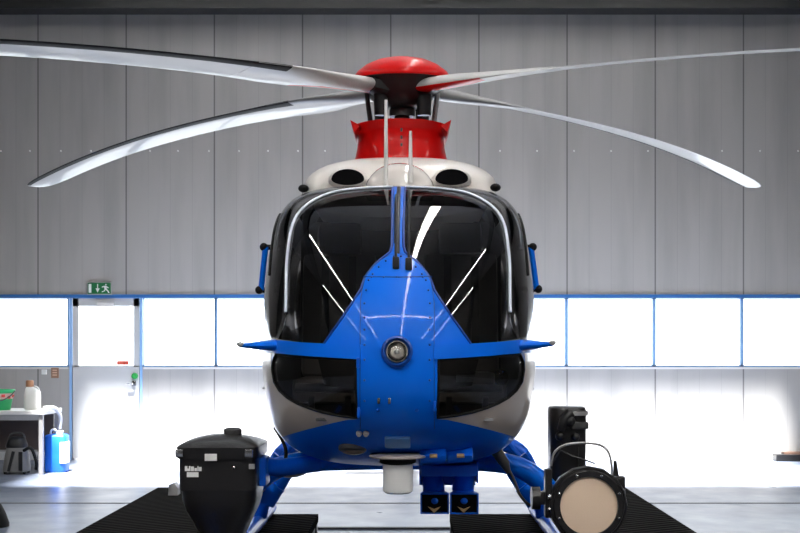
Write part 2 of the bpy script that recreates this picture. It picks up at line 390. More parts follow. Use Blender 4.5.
# ---- nose and cabin shell: nested outlines growing back from the nose tip
CZN = 1.475
DO = 5.95
half_px = [(399.5, 183), (370, 183), (336, 184.5), (316, 187.5), (302, 192), (290, 200), (281, 212), (274.5, 228), (271, 250), (268.5, 275), (267.3, 300),
           (267, 330), (267.3, 355), (269, 375), (272, 395), (276, 415), (285, 431), (299, 444), (318, 452.5), (340, 457), (370, 459), (399.5, 459.5)]
half = [(P(u, v, DO).x, P(u, v, DO).z) for u, v in half_px]
half[0] = (0, half[0][1]); half[-1] = (0, half[-1][1])
full = half + [(-x, z) for x, z in half[-2:0:-1]]
full = catmull(full, 8, True)
ang = np.array([math.atan2(p[1]-CZN, p[0]) for p in full]); rad = np.array([math.hypot(p[0], p[1]-CZN) for p in full])
oi = np.argsort(ang); ang, rad = ang[oi], rad[oi]
ang3 = np.concatenate([ang-2*PI, ang, ang+2*PI]); rad3 = np.concatenate([rad]*3)
WH, HT, HBOT = 0.755, half[0][1]-CZN, CZN-half[-1][1]
def Ro(t): return float(np.interp(t, ang3, rad3))
def Re(t):
    h = HT if math.sin(t) > 0 else HBOT
    return 1/math.sqrt((math.cos(t)/WH)**2 + (math.sin(t)/h)**2)
def Lp(t):
    s = math.sin(t)
    return 1.15 + (0.38*s**1.6 if s > 0 else -0.10*abs(s)**1.5)
def Rs(t, s):
    w = s**1.3
    return s*((1-w)*Re(t) + w*Ro(t))
def Yp(t, s):
    return Lp(t)*(1-max(0.0, 1-s**2.15)**(1/2.0))
def S(t, s):
    r = Rs(t, s); return Vector((r*math.cos(t), Yp(t, s), CZN + r*math.sin(t)))
def solve(x, z):
    t = math.atan2(z-CZN, x); r = math.hypot(x, z-CZN); a, b = 0.0, 1.0
    if r >= Rs(t, 1.0): return t, 1.0
    for _ in range(40):
        m = (a+b)/2
        if Rs(t, m) < r: a = m
        else: b = m
    return t, (a+b)/2
def FY(x, z):
    t, s = solve(x, z); return Yp(t, min(s, 0.9995))
def normal_at(t, s):
    s = min(max(s, 0.02), 0.9985); e = 1e-3
    ds = S(t, min(s+e, .9995)) - S(t, s-e); dt = S(t+e*4, s) - S(t-e*4, s)
    n = dt.cross(ds).normalized()
    return n
nz = normal_at(1.0, .3)
NSIGN = 1 if nz.y < 0 else -1
def NRM(t, s): return normal_at(t, s)*NSIGN
def unproj(u, v, smax=0.985):                      # point of the nose surface seen at (u, v)
    d = 5.0
    for _ in range(60):
        p = P(u, v, d); t, s = solve(p.x, p.z); d = 0.5*d + 0.5*(Yp(t, min(s, smax))-CY)
    p = P(u, v, d); t, s = solve(p.x, p.z); s = min(s, smax); q = S(t, s)
    return q.x, q.z
def on_skin(x, z, off=0.0):
    t, s = solve(x, z); s = min(s, .997); return S(t, s) + NRM(t, s)*off

def poly(px, k=1):
    return [unproj(u, v) for u, v in (catmull(px, k) if k > 1 else px)]
ARCH = [(361, 418), (361, 360), (361, 304), (362.5, 291), (365, 281), (369, 273.5), (375, 266.5), (382, 260.5), (390, 256), (397, 254.5)]
BLUE_EDGE = [(324, 343.5), (343, 316.5), (360.5, 290), (363, 282), (367, 274.5), (372, 268), (379, 260.5), (386, 255.5), (390, 252), (391.8, 246), (392.2, 230), (392.6, 187.3)]
WS_TOP = [(392.6, 187.3), (370, 188), (347, 190), (328, 194), (312, 201.5), (300, 211.5), (293, 224), (289.5, 240), (287, 264), (286.5, 290), (286, 312), (283, 328), (278, 339)]
BAND_TOP = [(278, 339.5), (300, 342.2), (324, 343.5)]
ws_poly = poly(BLUE_EDGE) + poly(WS_TOP[1:], 3) + poly(BAND_TOP[1:-1])
CH = [(355.5, 359.3), (330, 358.6), (306, 357.2), (286, 355.4), (275.5, 354.3), (272.5, 362), (272, 370), (274, 382), (279, 390.5), (287, 397.8), (297, 403.5), (308, 408), (322, 412.3), (340, 416), (357, 418)]
ch_poly = poly(CH)
BAND = [(267.5, 339.5), (278, 340), (300, 342.4), (324, 344), (361, 344.5), (361, 359.5), (330, 357.6), (306, 356), (286, 354), (275, 352.8), (267, 351.5)]
band_poly = poly(BAND)
band_poly = [(-.95, band_poly[0][1])] + band_poly[1:-1] + [(-.95, band_poly[-1][1])]
panel_poly = poly(ARCH, 1)
panel_poly = [(min(x, -0.001), z) for x, z in panel_poly]
px_b = unproj(361, 428)
panel_poly = [px_b] + panel_poly + [(0.02, panel_poly[-1][1]), (0.02, px_b[1])]
BG = [(266, 352), (271.5, 353), (271, 370), (273, 382.5), (278.5, 391.3), (286.5, 398.8), (297, 404.8), (308, 409.3), (322, 413.6), (340, 417.3), (357, 419.3), (346.5, 420), (333, 423), (319, 426.5), (305, 430), (292.5, 433.5), (280, 437)]
bg_poly = poly(BG)
bg_poly = [(-.95, bg_poly[0][1])] + bg_poly[1:-1] + [bg_poly[-1], (-.95, bg_poly[-1][1]-.08)]
DW = [(281, 208), (275.5, 226), (272.3, 250), (270, 275), (269, 300), (269, 318), (270, 337), (276, 337.5), (281.5, 322), (283, 300), (283.4, 270), (285.3, 242), (288.5, 224), (292.5, 212), (289, 205)]
dw_poly = poly(DW)
SIDE = [(279, 339), (284, 326), (287, 312), (287.5, 290), (288, 264), (290.5, 240), (294, 224), (301, 211.5), (313, 201), (329, 193.2), (347, 189.2), (370, 187.2), (398, 186.5)]
side_pts = poly(SIDE, 2)

NT, NS = 168, 62
bm = bmesh.new(); front = bm.faces.layers.int.new('front')
ss = [(1-math.cos(PI/2*(i+1)/NS))**0.0 * math.sin(PI/2*(i+1)/NS) for i in range(NS)]
ss[-1] = 1.0
tip = bm.verts.new((0, 0, CZN)); rings = []
for s in ss:
    rings.append([bm.verts.new(S(-PI + 2*PI*k/NT, s)) for k in range(NT)])
YEND = 3.9
for i in range(1, 15):                             # cabin and aft body
    q = i/14; ring = []
    for k in range(NT):
        t = -PI + 2*PI*k/NT; r = Ro(t); L = Lp(t)
        y = L + (YEND-L)*q
        f = 1 - 0.62*max(0, (q-0.45)/0.55)**1.6
        zc = CZN + 0.42*max(0, (q-0.45)/0.55)**1.4
        bul = 1.0
        ring.append(bm.verts.new((r*math.cos(t)*f*bul, y, zc + r*math.sin(t)*f)))
    rings.append(ring)
for k in range(NT):
    f = bm.faces.new((tip, rings[0][k], rings[0][(k+1) % NT])); f[front] = 1
for i in range(len(rings)-1):
    for k in range(NT):
        f = bm.faces.new((rings[i][k], rings[i+1][k], rings[i+1][(k+1) % NT], rings[i][(k+1) % NT])); f[front] = 1 if i < NS-2 else 0
bmesh.ops.recalc_face_normals(bm, faces=bm.faces)

def cut(pts, closed=True):
    n = len(pts)
    for sg in (1, -1):
        for i in range(n if closed else n-1):
            a, b = pts[i], pts[(i+1) % n]
            ax, bx = a[0]*sg, b[0]*sg
            dx, dz = bx-ax, b[1]-a[1]; l = math.hypot(dx, dz)
            if l < 1e-6: continue
            x0, x1, z0, z1 = min(ax, bx)-1e-4, max(ax, bx)+1e-4, min(a[1], b[1])-1e-4, max(a[1], b[1])+1e-4
            geo = []; nx, nz_ = -dz/l, dx/l
            for f in bm.faces:
                if not f[front]: continue
                lo = hi = None; hx = lx = f.verts[0].co.x; hz_ = lz = f.verts[0].co.z; dmin = 9; dmax = -9
                for v in f.verts:
                    c = v.co
                    if c.x < lx: lx = c.x
                    elif c.x > hx: hx = c.x
                    if c.z < lz: lz = c.z
                    elif c.z > hz_: hz_ = c.z
                if hx < x0 or lx > x1 or hz_ < z0 or lz > z1: continue
                for v in f.verts:
                    dd = (v.co.x-ax)*nx + (v.co.z-a[1])*nz_
                    dmin = min(dmin, dd); dmax = max(dmax, dd)
                if dmin > -1e-5 or dmax < 1e-5: continue
                geo.append(f)
            if not geo: continue
            es = list({e for f in geo for e in f.edges}); vs = list({v for f in geo for v in f.verts})
            bmesh.ops.bisect_plane(bm, geom=geo+es+vs, dist=1e-5, plane_co=(ax, 0, a[1]), plane_no=(nx, 0, nz_))
for pl in (ws_poly, ch_poly, band_poly, panel_poly, bg_poly, dw_poly): cut(pl)
cut(side_pts, False)

def inside(x, z, pl):
    c = False; n = len(pl); j = n-1
    for i in range(n):
        xi, zi = pl[i]; xj, zj = pl[j]
        if (zi > z) != (zj > z) and x < (xj-xi)*(z-zi)/(zj-zi)+xi: c = not c
        j = i
    return c
side_poly = side_pts + [(0, 3), (-2, 3), (-2, side_pts[0][1])]
ZBAND = unproj(270, 346)[1]
ZRB = P(300, 430, 6.2).z
regions = {}
for f in bm.faces:
    c = f.calc_center_median(); x = -abs(c.x); z = c.z; sd = 'L' if c.x < 0 else 'R'
    if f[front]:
        if inside(x, z, panel_poly): k = ('nose_panel', '')
        elif inside(x, z, ws_poly): k = ('windshield', sd)
        elif inside(x, z, ch_poly): k = ('chin_window', sd)
        elif inside(x, z, band_poly): k = ('nose_band', sd)
        elif inside(x, z, bg_poly): k = ('lower_side_panel', sd)
        elif inside(x, z, dw_poly): k = ('door_window', sd)
        elif inside(x, z, side_poly): k = ('door_frame', sd)
        elif z > ZBAND and x < unproj(300, 342)[0]: k = ('cabin_shell', '')
        else: k = ('nose_shell', '')
    else:
        if z > ZBAND+.12 and z < 2.2 and 1.35 < c.y < 2.1 and abs(c.x) > .6: k = ('door_window', sd+'2')
        elif z > ZBAND+.12 and z < 2.2 and 2.25 < c.y < 3.0 and abs(c.x) > .55: k = ('side_window', sd)
        elif z > ZBAND: k = ('cabin_shell', '')
        elif z > ZRB: k = ('aft_side_panel', sd)
        else: k = ('aft_belly', '')
    regions.setdefault(k, []).append(f)

vn = {}
for v in bm.verts:
    t, s = solve(v.co.x, v.co.z)
    isf = all(f[front] for f in v.link_faces)
    if isf and s < 0.9985:
        if s > 0.015: v.co.y = Yp(t, s)
bm.normal_update()
for v in bm.verts:
    t, s = solve(v.co.x, v.co.z)
    isf = all(f[front] for f in v.link_faces)
    vn[v] = NRM(t, s) if (isf and 0.03 < s < 0.997) else v.normal.copy()

def region_part(key, name, m, off=0.0, wall=False):
    fs = regions[key]; idx = {}; vs = []; ns = []; faces = []
    for f in fs:
        ids = []
        for v in f.verts:
            if v not in idx:
                idx[v] = len(vs); vs.append(v.co + vn[v]*off); ns.append(vn[v])
            ids.append(idx[v])
        faces.append(ids)
    if wall:                                       # returns along the edge of a raised or sunk panel
        cnt = {}
        for f in fs:
            for e in f.edges: cnt[e] = cnt.get(e, 0)+1
        fset = set(fs)
        for f in fs:
            for l in f.loops:
                if cnt[l.edge] == 1:
                    a, b = l.vert, l.link_loop_next.vert
                    base = -0.006
                    o = len(vs)
                    out = (l.edge.verts[0].co - f.calc_center_median()).normalized()
                    vs += [a.co+vn[a]*off, b.co+vn[b]*off, b.co+vn[b]*base, a.co+vn[a]*base]
                    nn = (b.co-a.co).cross(vn[a]).normalized() * (1 if off > 0 else -1)
                    ns += [nn]*4; faces.append([o+1, o, o+3, o+2] if off > 0 else [o, o+1, o+2, o+3])
    me = bpy.data.meshes.new(name); me.from_pydata(vs, [], faces); me.materials.append(m); me.shade_smooth()
    me.normals_split_custom_set_from_vertices([tuple(n) for n in ns]); me.update()
    o = bpy.data.objects.new(name, me); C.objects.link(o); attach(o, heli); return o

nose = region_part(('nose_shell', ''), 'nose_shell', M['blue'])
panel = region_part(('nose_panel', ''), 'nose_panel', M['blue'], .007, True)
cabin = region_part(('cabin_shell', ''), 'cabin_shell', M['silver'])
aft = region_part(('aft_belly', ''), 'aft_belly', M['blue'])
for sd in 'LR':
    wso = region_part(('windshield', sd), 'windshield', M['tinted'], -.004)
    region_part(('chin_window', sd), 'chin_window', M['tinted'], -.006)
    region_part(('nose_band', sd), 'nose_band', M['blue'], .012, True)
    region_part(('lower_side_panel', sd), 'lower_side_panel', M['beige'])
    region_part(('door_window', sd), 'door_quarter_window', M['tinted'])
    region_part(('door_window', sd+'2'), 'door_window', M['tinted'])
    region_part(('door_frame', sd), 'door_frame', M['pillar'])
    region_part(('side_window', sd), 'side_window', M['tinted'])
    region_part(('aft_side_panel', sd), 'aft_side_panel', M['beige'])
bm.free()

def skin_line(pts, off=0.0, step=0.015):
    out = []
    for i in range(len(pts)-1):
        a, b = pts[i], pts[i+1]; n = max(1, int(math.hypot(b[0]-a[0], b[1]-a[1])/step))
        for k in range(n): out.append((a[0]+(b[0]-a[0])*k/n, a[1]+(b[1]-a[1])*k/n))
    out.append(pts[-1])
    return [on_skin(x, z, off) for x, z in out]
def mir(pts, sg): return [(x*sg, z) for x, z in pts]
for sg in (1, -1):
    build('windshield_frame', MB().tube(skin_line(mir(poly(WS_TOP[:-2], 3), sg), .002), .009, 8, flat=.8), M['frame_glint'], heli, 60)
    build('windshield_seal', MB().tube(skin_line(mir(poly(BLUE_EDGE), sg), .0), .006, 8), M['blue_dark'], heli, 60)
    build('chin_window_seal', MB().tube(skin_line(mir(ch_poly + ch_poly[:1], sg), -.001), .006, 8), M['rubber'], heli, 60)
    build('panel_seam', MB().tube(skin_line(mir([px_b]+poly(ARCH), sg), .004), .0035, 6), M['blue_dark'], heli, 60)
    build('door_seam', MB().tube(skin_line(mir(poly([(280, 214), (274.5, 230), (271.5, 252), (269.5, 275)]), sg), .001), .007, 8), M['rubber'], heli, 60)
# rivets belong to the panel's pattern
for u, v in ARCH[1:-1] + [(361, 330), (361, 345), (361, 380), (361, 400), (361, 318)]:
    for du in (4.0,):
        x, z = unproj(u+du, v+(1.5 if v < 280 else 0))
        for sg in (1, -1): build('rivet', MB().ball(on_skin(x*sg, z, .008), .005, 8, 6), M['blue_dark'], panel, 60)
for u in (372, 384, 397):
    x, z = unproj(u, 278)
    for sg in (1, -1)[:1 if u == 397 else 2]: build('rivet', MB().ball(on_skin(x*sg, z, .008), .004, 8, 6), M['blue_dark'], panel, 60)
a_, b_ = unproj(363, 277.5), unproj(396, 278)
build('panel_joint', MB().tube(skin_line([a_, (0, b_[1]), (-a_[0], a_[1])], .0065), .003, 6), M['blue_dark'], panel, 60)
# latches and small fittings on the nose
for u, v in ((359, 363), (359.5, 411), (434, 405)):
    x, z = unproj(u, v); p = on_skin(x, z, .012); build('panel_latch', MB().box(p, (.014, .02, .045), None, .004), M['blue_matt'], panel, 40)
for us in ((379, 400), (389.5, 400)):
    x, z = unproj(*us); build('panel_plug', MB().box(on_skin(x, z, .008), (.012, .012, .026), None, .003), M['steel'], panel, 40)
for us in ((378, 409.3), (416.5, 409.3)):
    x, z = unproj(*us); build('panel_plug', MB().ball(on_skin(x, z, .006), .008), M['blue_matt'], panel, 40)
# landing light in the nose
lc = Vector((0, FY(0, P(397, 352, 4.7).z), P(397, 352, 4.7).z)); ln = NRM(*solve(0.0001, lc.z)); lc = lc + ln*.011
bez = build('landing_light', MB().lathe([(.067, -.01), (.068, .012), (.058, .02), (.050, .012), (.048, -.004), (.046, -.004)], lc, ln, 36), M['blue_dark'], heli, 40)
build('reflector', MB().lathe([(.046, -.008), (.046, .004), (.038, -.001), (.022, -.005), (.004, -.006)], lc+ln*.006, ln, 32), M['refl'], bez, 60)
build('bulb', MB().ball(lc+ln*.014, .012), M['labelw'], bez, 60)
build('lens', MB().lathe([(.036, .0), (.034, .008), (.020, .014), (.004, .016)], lc+ln*.0125, ln, 32, caps=False), M['lensglass'], bez, 60)
build('bezel_ring', MB().lathe([(.037, .010), (.037, .022), (.042, .022), (.042, .010)], lc, ln, 32, caps=False), M['rubber'], bez, 40)
# centre post strip and wipers
zt, zm = unproj(397, 187.5)[1], unproj(397, 254)[1]
build('centre_post_gap', MB().tube(skin_line([(0, zt), (0, zm)], .0015), .010, 8, flat=.5), M['black'], heli, 60)
for i, (ua, va, ub, vb, wd) in enumerate(((396.3, 199, 396, 266, .010), (409, 193, 408.5, 267, .010))):
    a, b = unproj(ua, va), unproj(ub, vb)
    a = (a[0], a[1]); pts = skin_line([a, b], .020)
    wo = build('wiper', MB().tube(pts, .006, 8).box(on_skin(b[0], b[1], .02), (.030, .03, .055), None, .006), M['black'], heli, 40)
    m_ = (a[0]*.55+b[0]*.45, a[1]*.55+b[1]*.45)
    build('wiper_blade', MB().tube(skin_line([a, ((a[0]+b[0])/2, (a[1]+b[1])/2 - .08)], .010), .008, 6), M['rubber'], wo, 40)
# horizontal vanes at the ends of the nose band, grab handles, studs
for sg, (ut, vt) in ((-1, (239, 345.5)), (1, (554, 344))):
    x, z = unproj(276, 345.5); p0 = on_skin(x*(-sg)*-1 if False else abs(x)*sg, z, -.01); d = p0.y - CY
    p1 = P(ut, vt, d); p1.y = p0.y-.02
    vm = MB()
    ringsv = []
    for q, hw, th in ((0, .055, .028), (.5, .045, .020), (.75, .036, .014), (.93, .026, .011), (1.0, .012, .006)):
        c = p0.lerp(p1, q); ringsv.append([c + Vector((0, hw*math.cos(2*PI*k/14), th*math.sin(2*PI*k/14))) for k in range(14)])
    vo = build('side_vane', vm.loft(ringsv), M['blue'], heli, 50)
    build('vane_tip_light', MB().ball(p1 + Vector((-.012*sg, -.02, .006)), (.018, .014, .012)), M['lgrey'], vo, 60)
for sg, pa, pb in ((-1, (265.5, 247), (261, 290)), (1, (531, 247), (536.5, 289))):
    d = 6.25; a, b = P(*pa, d), P(*pb, d)
    inn = Vector((-.035*sg, 0.02, 0))
    h = build('grab_handle', MB().tube([a, a.lerp(b, .5), b], .017, 10), M['blue'], heli, 40)
    for q in (a, b):
        build('handle_mount', MB().tube([q + Vector((.02*sg, 0, 0)), q + inn*2.2], .016, 8).ball(q + Vector((.01*sg, 0, 0)), .024, 10, 8), M['rubber'], h, 40)
for sg, pu in ((-1, (262.5, 388)), (1, (534, 388))):
    a = P(*pu, 5.9); build('side_stud', MB().tube([a, a + Vector((-.07*sg, .0, 0))], .008, 8), M['lgrey'], heli, 40)
for sg, pu in ((-1, (303.5, 188.5)), (1, (495.5, 187.5))):
    a = P(*pu, 6.0); build('roof_stud', MB().ball(a, (.03, .04, .022)), M['rubber'], heli, 60)
# small fitting on each lower panel
for u, v in ((322, 419), (486, 419)):
    uu = u if u < 397 else 794-u
    x, z = unproj(uu, v); x = x if u < 397 else -x
    build('drain_fitting', MB().box(on_skin(x, z, .004), (.05, .02, .014), None, .004), M['dgrey' if u < 397 else 'lgrey'], heli, 40)

# ---- engine cowling on the roof
def cowl_ring(y, hw, zt, zb, n=40, e=2.6):
    out = []
    for k in range(n):
        a = 2*PI*k/n; cx, sx = math.cos(a), math.sin(a)
        out.append(Vector((hw*math.copysign(abs(cx)**(2/e), cx), y, (zt+zb)/2 + (zt-zb)/2*math.copysign(abs(sx)**(2/e), sx))))
    return out
cz0 = 2.36
cow = build('engine_cowling', MB().loft([cowl_ring(1.78, .40, 2.52, cz0), cowl_ring(1.80, .50, 2.60, cz0), cowl_ring(1.86, .555, 2.68, cz0), cowl_ring(1.98, .59, 2.745, cz0), cowl_ring(2.15, .60, 2.785, cz0),
      cowl_ring(2.6, .61, 2.80, cz0), cowl_ring(3.4, .60, 2.78, cz0), cowl_ring(4.2, .46, 2.68, 2.25), cowl_ring(4.8, .26, 2.52, 2.2)]), M['cowl'], heli, 50)
for sg, ca in ((-1, (348, 180)), (1, (451.5, 180))):
    c = P(*ca, 6.44)
    ring_o = [c + Vector((.098*math.cos(a)*1.0, -.035 + .05*abs(math.cos(a))*0, .060*math.sin(a)*(1.0 if math.sin(a) > 0 else .6))) for a in np.linspace(0, 2*PI, 25)[:-1]]
    r2 = [c + (p-c)*1.0 for p in ring_o]
    lip = [ring_o, [c + (p-c)*1.18 + Vector((0, .03, 0)) for p in ring_o], [c + (p-c)*1.25 + Vector((0, .12, 0)) for p in ring_o]]
    it = build('engine_intake', MB().loft(lip, False).loft([ring_o, [c+(p-c)*.93+Vector((0, .06, 0)) for p in ring_o]], False), M['cowl'], heli, 60)
    build('intake_duct', MB().loft([[c+(p-c)*.99+Vector((0, .004, 0)) for p in ring_o], [c+(p-c)*.90+Vector((0, .035, 0)) for p in ring_o], [c+(p-c)*.3+Vector((0, .05, 0)) for p in ring_o]]), M['duct'], it, 60)
cb_ = P(400, 184, 6.1)
dome = build('roof_dome', MB().loft([[Vector((cb_.x*0 + rx*math.cos(a), 1.30 + yo, 2.46 + rz*math.sin(a))) for a in np.linspace(0, PI, 25)] for yo, rx, rz in ((0, .10, .05), (.015, .155, .10), (.05, .185, .14), (.12, .197, .165), (.25, .20, .175), (.7, .18, .17))]), M['dome'], heli, 60)
for (u, v0, v1, d) in ((386, 180, 100, 5.95), (410.5, 172, 131, 5.95)):
    a, b = P(u, v0, d), P(u, v1, d)
    build('rod_antenna', MB().tube([a - Vector((0, 0, .06)), a.lerp(b, .3), b], [.013, .011, .008], 8), M['white'], heli, 40)
# ---- mast fairing, mast, rotor head
ft, fb = P(400, 127, 7.2).z, P(400, 160, 7.2).z
hh = ft-fb
fair = build('mast_fairing', MB().lathe([(.315, -.1), (.308, 0), (.292, hh*.35), (.283, hh*.72), (.290, hh*.80), (.318, hh*.97), (.322, hh), (.30, hh), (.27, hh*.8)], (0, 2.55, fb), (0, 0, 1), 40), M['red'], heli, 45)
for sg in (-1, 1):
    build('fairing_lip', MB().prism([Vector((sg*.26, 2.30, ft-.03)), Vector((sg*.325, 2.30, ft+.005)), Vector((sg*.30, 2.30, ft-.075))], (0, .5, 0)), M['red'], fair)
for k in range(3): build('fairing_latch', MB().box((.005, 2.55-.293, fb+hh*(.25+.22*k)), (.014, .012, .022), None, .003), M['dgrey'], fair)
HUB = Vector((.007, 2.6, 3.32)); TL = R(5)
Tm = Matrix.Rotation(TL, 4, 'X')                   # mast leans forward
def ht(x, y, z): return HUB + (Tm @ Vector((x, y, z)))
axis = (Tm @ Vector((0, 0, 1))).normalized()
build('rotor_mast', MB().tube([ht(0, 0, -.55), ht(0, 0, .05)], .052, 24).lathe([(.085, -.02), (.085, .03)], ht(0, 0, -.16), axis, 24), M['dgrey'], heli, 40)
build('swashplate', MB().lathe([(.16, 0), (.20, .012), (.20, .05), (.16, .065), (.07, .065)], ht(0, 0, -.34), axis, 32), M['steel'], heli, 40)
capo = build('rotor_cap', MB().lathe([(.325, .055), (.328, .072), (.300, .110), (.245, .152), (.175, .184), (.09, .203), (.01, .208)], HUB, axis, 48), M['red'], heli, 50)
hubm = MB().lathe([(.10, -.13), (.17, -.11), (.23, -.04), (.28, .03), (.318, .06), (.318, .07)], HUB, axis, 32)
AZ = [R(-43.4), R(46.6), R(136.6), R(226.6)]
for a in AZ:
    e = Vector((math.cos(a), math.sin(a), 0)); t = Vector((-math.sin(a), math.cos(a), 0))
    hubm.loft([[HUB + (Tm @ (e*r + t*w*cx + Vector((0, 0, .0+h*sx)))) for cx, sx in ((1, .6), (.6, 1), (-.6, 1), (-1, .6), (-1, -.6), (-.6, -1), (.6, -1), (1, -.6))] for r, w, h in ((.05, .12, .07), (.22, .09, .06), (.30, .05, .04))])
build('rotor_hub', hubm, M['black'], heli, 40)
for a in AZ:                                       # dampers hang between the arms, pitch links beside the mast
    e = Vector((math.cos(a), math.sin(a), 0))
    build('damper', MB().tube([ht(e.x*.20, e.y*.20, -.05), ht(e.x*.20, e.y*.20, -.19)], [.05, .045], 14), M['black'], heli, 40)
    b_ = a + (.62 if math.cos(a)*math.sin(a) < 0 else -.62); e2 = Vector((math.cos(b_), math.sin(b_), 0))
    build('pitch_link', MB().tube([ht(e2.x*.205, e2.y*.205, -.30), ht(e2.x*.24, e2.y*.24, -.03)], .016, 10), M['satin'] if math.cos(a) < 0 else M['lgrey'], heli, 40)
# blades
def blade(a):
    e = Vector((math.cos(a), math.sin(a), 0)); t = Vector((-math.sin(a), math.cos(a), 0)); up = Vector((0, 0, 1))
    st = [(.22, .15, .10, 10), (.36, .15, .10, 10), (.5, .18, .095, 10), (.66, .24, .080, 10), (.85, .315, .070, 10), (1.05, .335, .058, 9.5), (1.3, .315, .047, 9), (1.6, .295, .038, 8.5)] + \
         [(r, .288, .034, 8.5-(r-1.6)*1.5) for r in np.linspace(1.9, 4.75, 14)] + [(4.9, .27, .028, 3.6), (5.0, .235, .022, 3.5), (5.06, .18, .015, 3.4), (5.09, .11, .008, 3.4)]
    n = 14; rings = []
    for r, c, th, pit in st:
        zc = -.43*(r/5.1)**2.6
        xs = [0.5*(1-math.cos(PI*i/n)) for i in range(n+1)]
        prof = []
        for x in xs: prof.append((x, 1))
        for x in xs[-2:0:-1]: prof.append((x, -1))
        ring = []
        p = R(pit); blend = min(1, max(0, (r-.6)/.9))
        for x, sgn in prof:
            y = 2.6*(0.2969*math.sqrt(x)-.126*x-.3516*x*x+.2843*x**3-.1015*x**4)*2*.96
            ye = math.sqrt(max(0, .25-(x-.5)**2))*1.0
            yy = ((1-blend)*ye + blend*y*.5)*th*(1 if sgn > 0 else -.75)
            ch = (.32-x)*c
            q = t*(ch*math.cos(p) - yy*math.sin(p)) + up*(ch*math.sin(p) + yy*math.cos(p))
            ring.append(HUB + (Tm @ (e*r + up*zc + q)))
        rings.append(ring)
    return rings, n
for ia, a in enumerate(AZ):
    rings, n = blade(a); nn = len(rings[0])
    bo = build('rotor_blade', MB().loft(rings), M['blade'], heli, 50)
    cuff = MB(); ce = rings[:7]
    cuff.add([q + (q-sum(r_, Vector())/nn).normalized()*.002 for r_ in ce for q in r_], [(i*nn+k, i*nn+(k+1) % nn, (i+1)*nn+(k+1) % nn, (i+1)*nn+k) for i in range(len(ce)-1) for k in range(nn)])
    build('blade_cuff', cuff, M['cuff'] if math.sin(a) < 0 else M['blade'], bo, 60)
    strip = MB(); k0 = [nn-4, nn-3, nn-2, nn-1, 0, 1, 2, 3, 4]
    vs = []; rr = rings[5:-1]
    for ring in rr:
        cen = sum(ring, Vector())/nn
        vs += [ring[k] + (ring[k]-ring[nn//2]).normalized()*.002 + Vector((0, 0, .0012 if k < nn/2 else -.0012)) for k in k0]
    w_ = len(k0)
    strip.add(vs, [(i*w_+j, i*w_+j+1, (i+1)*w_+j+1, (i+1)*w_+j) for i in range(len(rr)-1) for j in range(w_-1)])
    build('erosion_strip', strip, M['erosion'], bo, 60, fix=True)
    # red reflection of fairing and cap, painted along the front cuffs' lower rear edge
    if math.sin(a) > 0: continue
    kk = [nn//2, nn//2+1, nn//2+2, nn//2+3, nn//2+4, nn//2+5, nn//2+6]; vs = []
    r0 = rings[:5]
    for i_, ring in enumerate(r0):
        cen = sum(ring, Vector())/nn; f_ = 1.0 if i_ < 4 else .6
        vs += [ring[n + round((k-n)*f_)] + (ring[n + round((k-n)*f_)]-cen).normalized()*.003 for k in [k_+n-nn//2 for k_ in kk]]
    w2 = len(kk)
    build('root_reflection', MB().add(vs, [(i*w2+j, i*w2+j+1, (i+1)*w2+j+1, (i+1)*w2+j) for i in range(len(r0)-1) for j in range(w2-1)]), M['red'], bo, 60)

# ---- tail (behind the cabin)
tb = build('tail_boom', MB().loft([[Vector((r*math.cos(k*PI/10), y, zc + r*1.15*math.sin(k*PI/10))) for k in range(20)] for y, r, zc in ((3.6, .30, 1.98), (4.2, .27, 2.0), (6, .22, 2.02), (8.2, .16, 2.05), (9.2, .13, 2.1))]), M['white'], heli, 40)
fin = MB()
ro, ri, n = .62, .5, 40
fc = Vector((0, 9.75, 2.15)); v_ = []
for sx, hw in ((-1, .09), (1, .09)):
    for rr_ in (ri, ro): v_ += [fc + Vector((sx*hw, rr_*math.cos(2*PI*k/n), rr_*math.sin(2*PI*k/n))) for k in range(n)]
q_ = []
for k in range(n):
    k2 = (k+1) % n
    q_ += [(k, k2, n+k2, n+k), (2*n+k, 3*n+k, 3*n+k2, 2*n+k2), (n+k, n+k2, 3*n+k2, 3*n+k), (k, 2*n+k, 2*n+k2, k2)]
fin.add(v_, q_)
fo = build('tail_rotor_shroud', fin, M['blue'], heli, 40)
fr_ = MB()
for k in range(10):
    a = 2*PI*k/10; fr_.box(fc + Vector((0, .28*math.cos(a), .28*math.sin(a))), (.02, .42, .06), Matrix.Rotation(a, 3, 'X'))
build('tail_rotor', fr_.lathe([(.1, -.06), (.1, .06)], fc, (1, 0, 0), 20), M['dgrey'], fo, 40)
build('vertical_fin', MB().prism([Vector((-.04, 9.4, 2.7)), Vector((-.04, 10.2, 2.7)), Vector((-.04, 10.5, 3.35)), Vector((-.04, 10.1, 3.35))], (.08, 0, 0)), M['blue'], heli)
build('horizontal_stabiliser', MB().box((0, 8.5, 2.08), (1.7, .35, .05), None, .015), M['white'], heli)

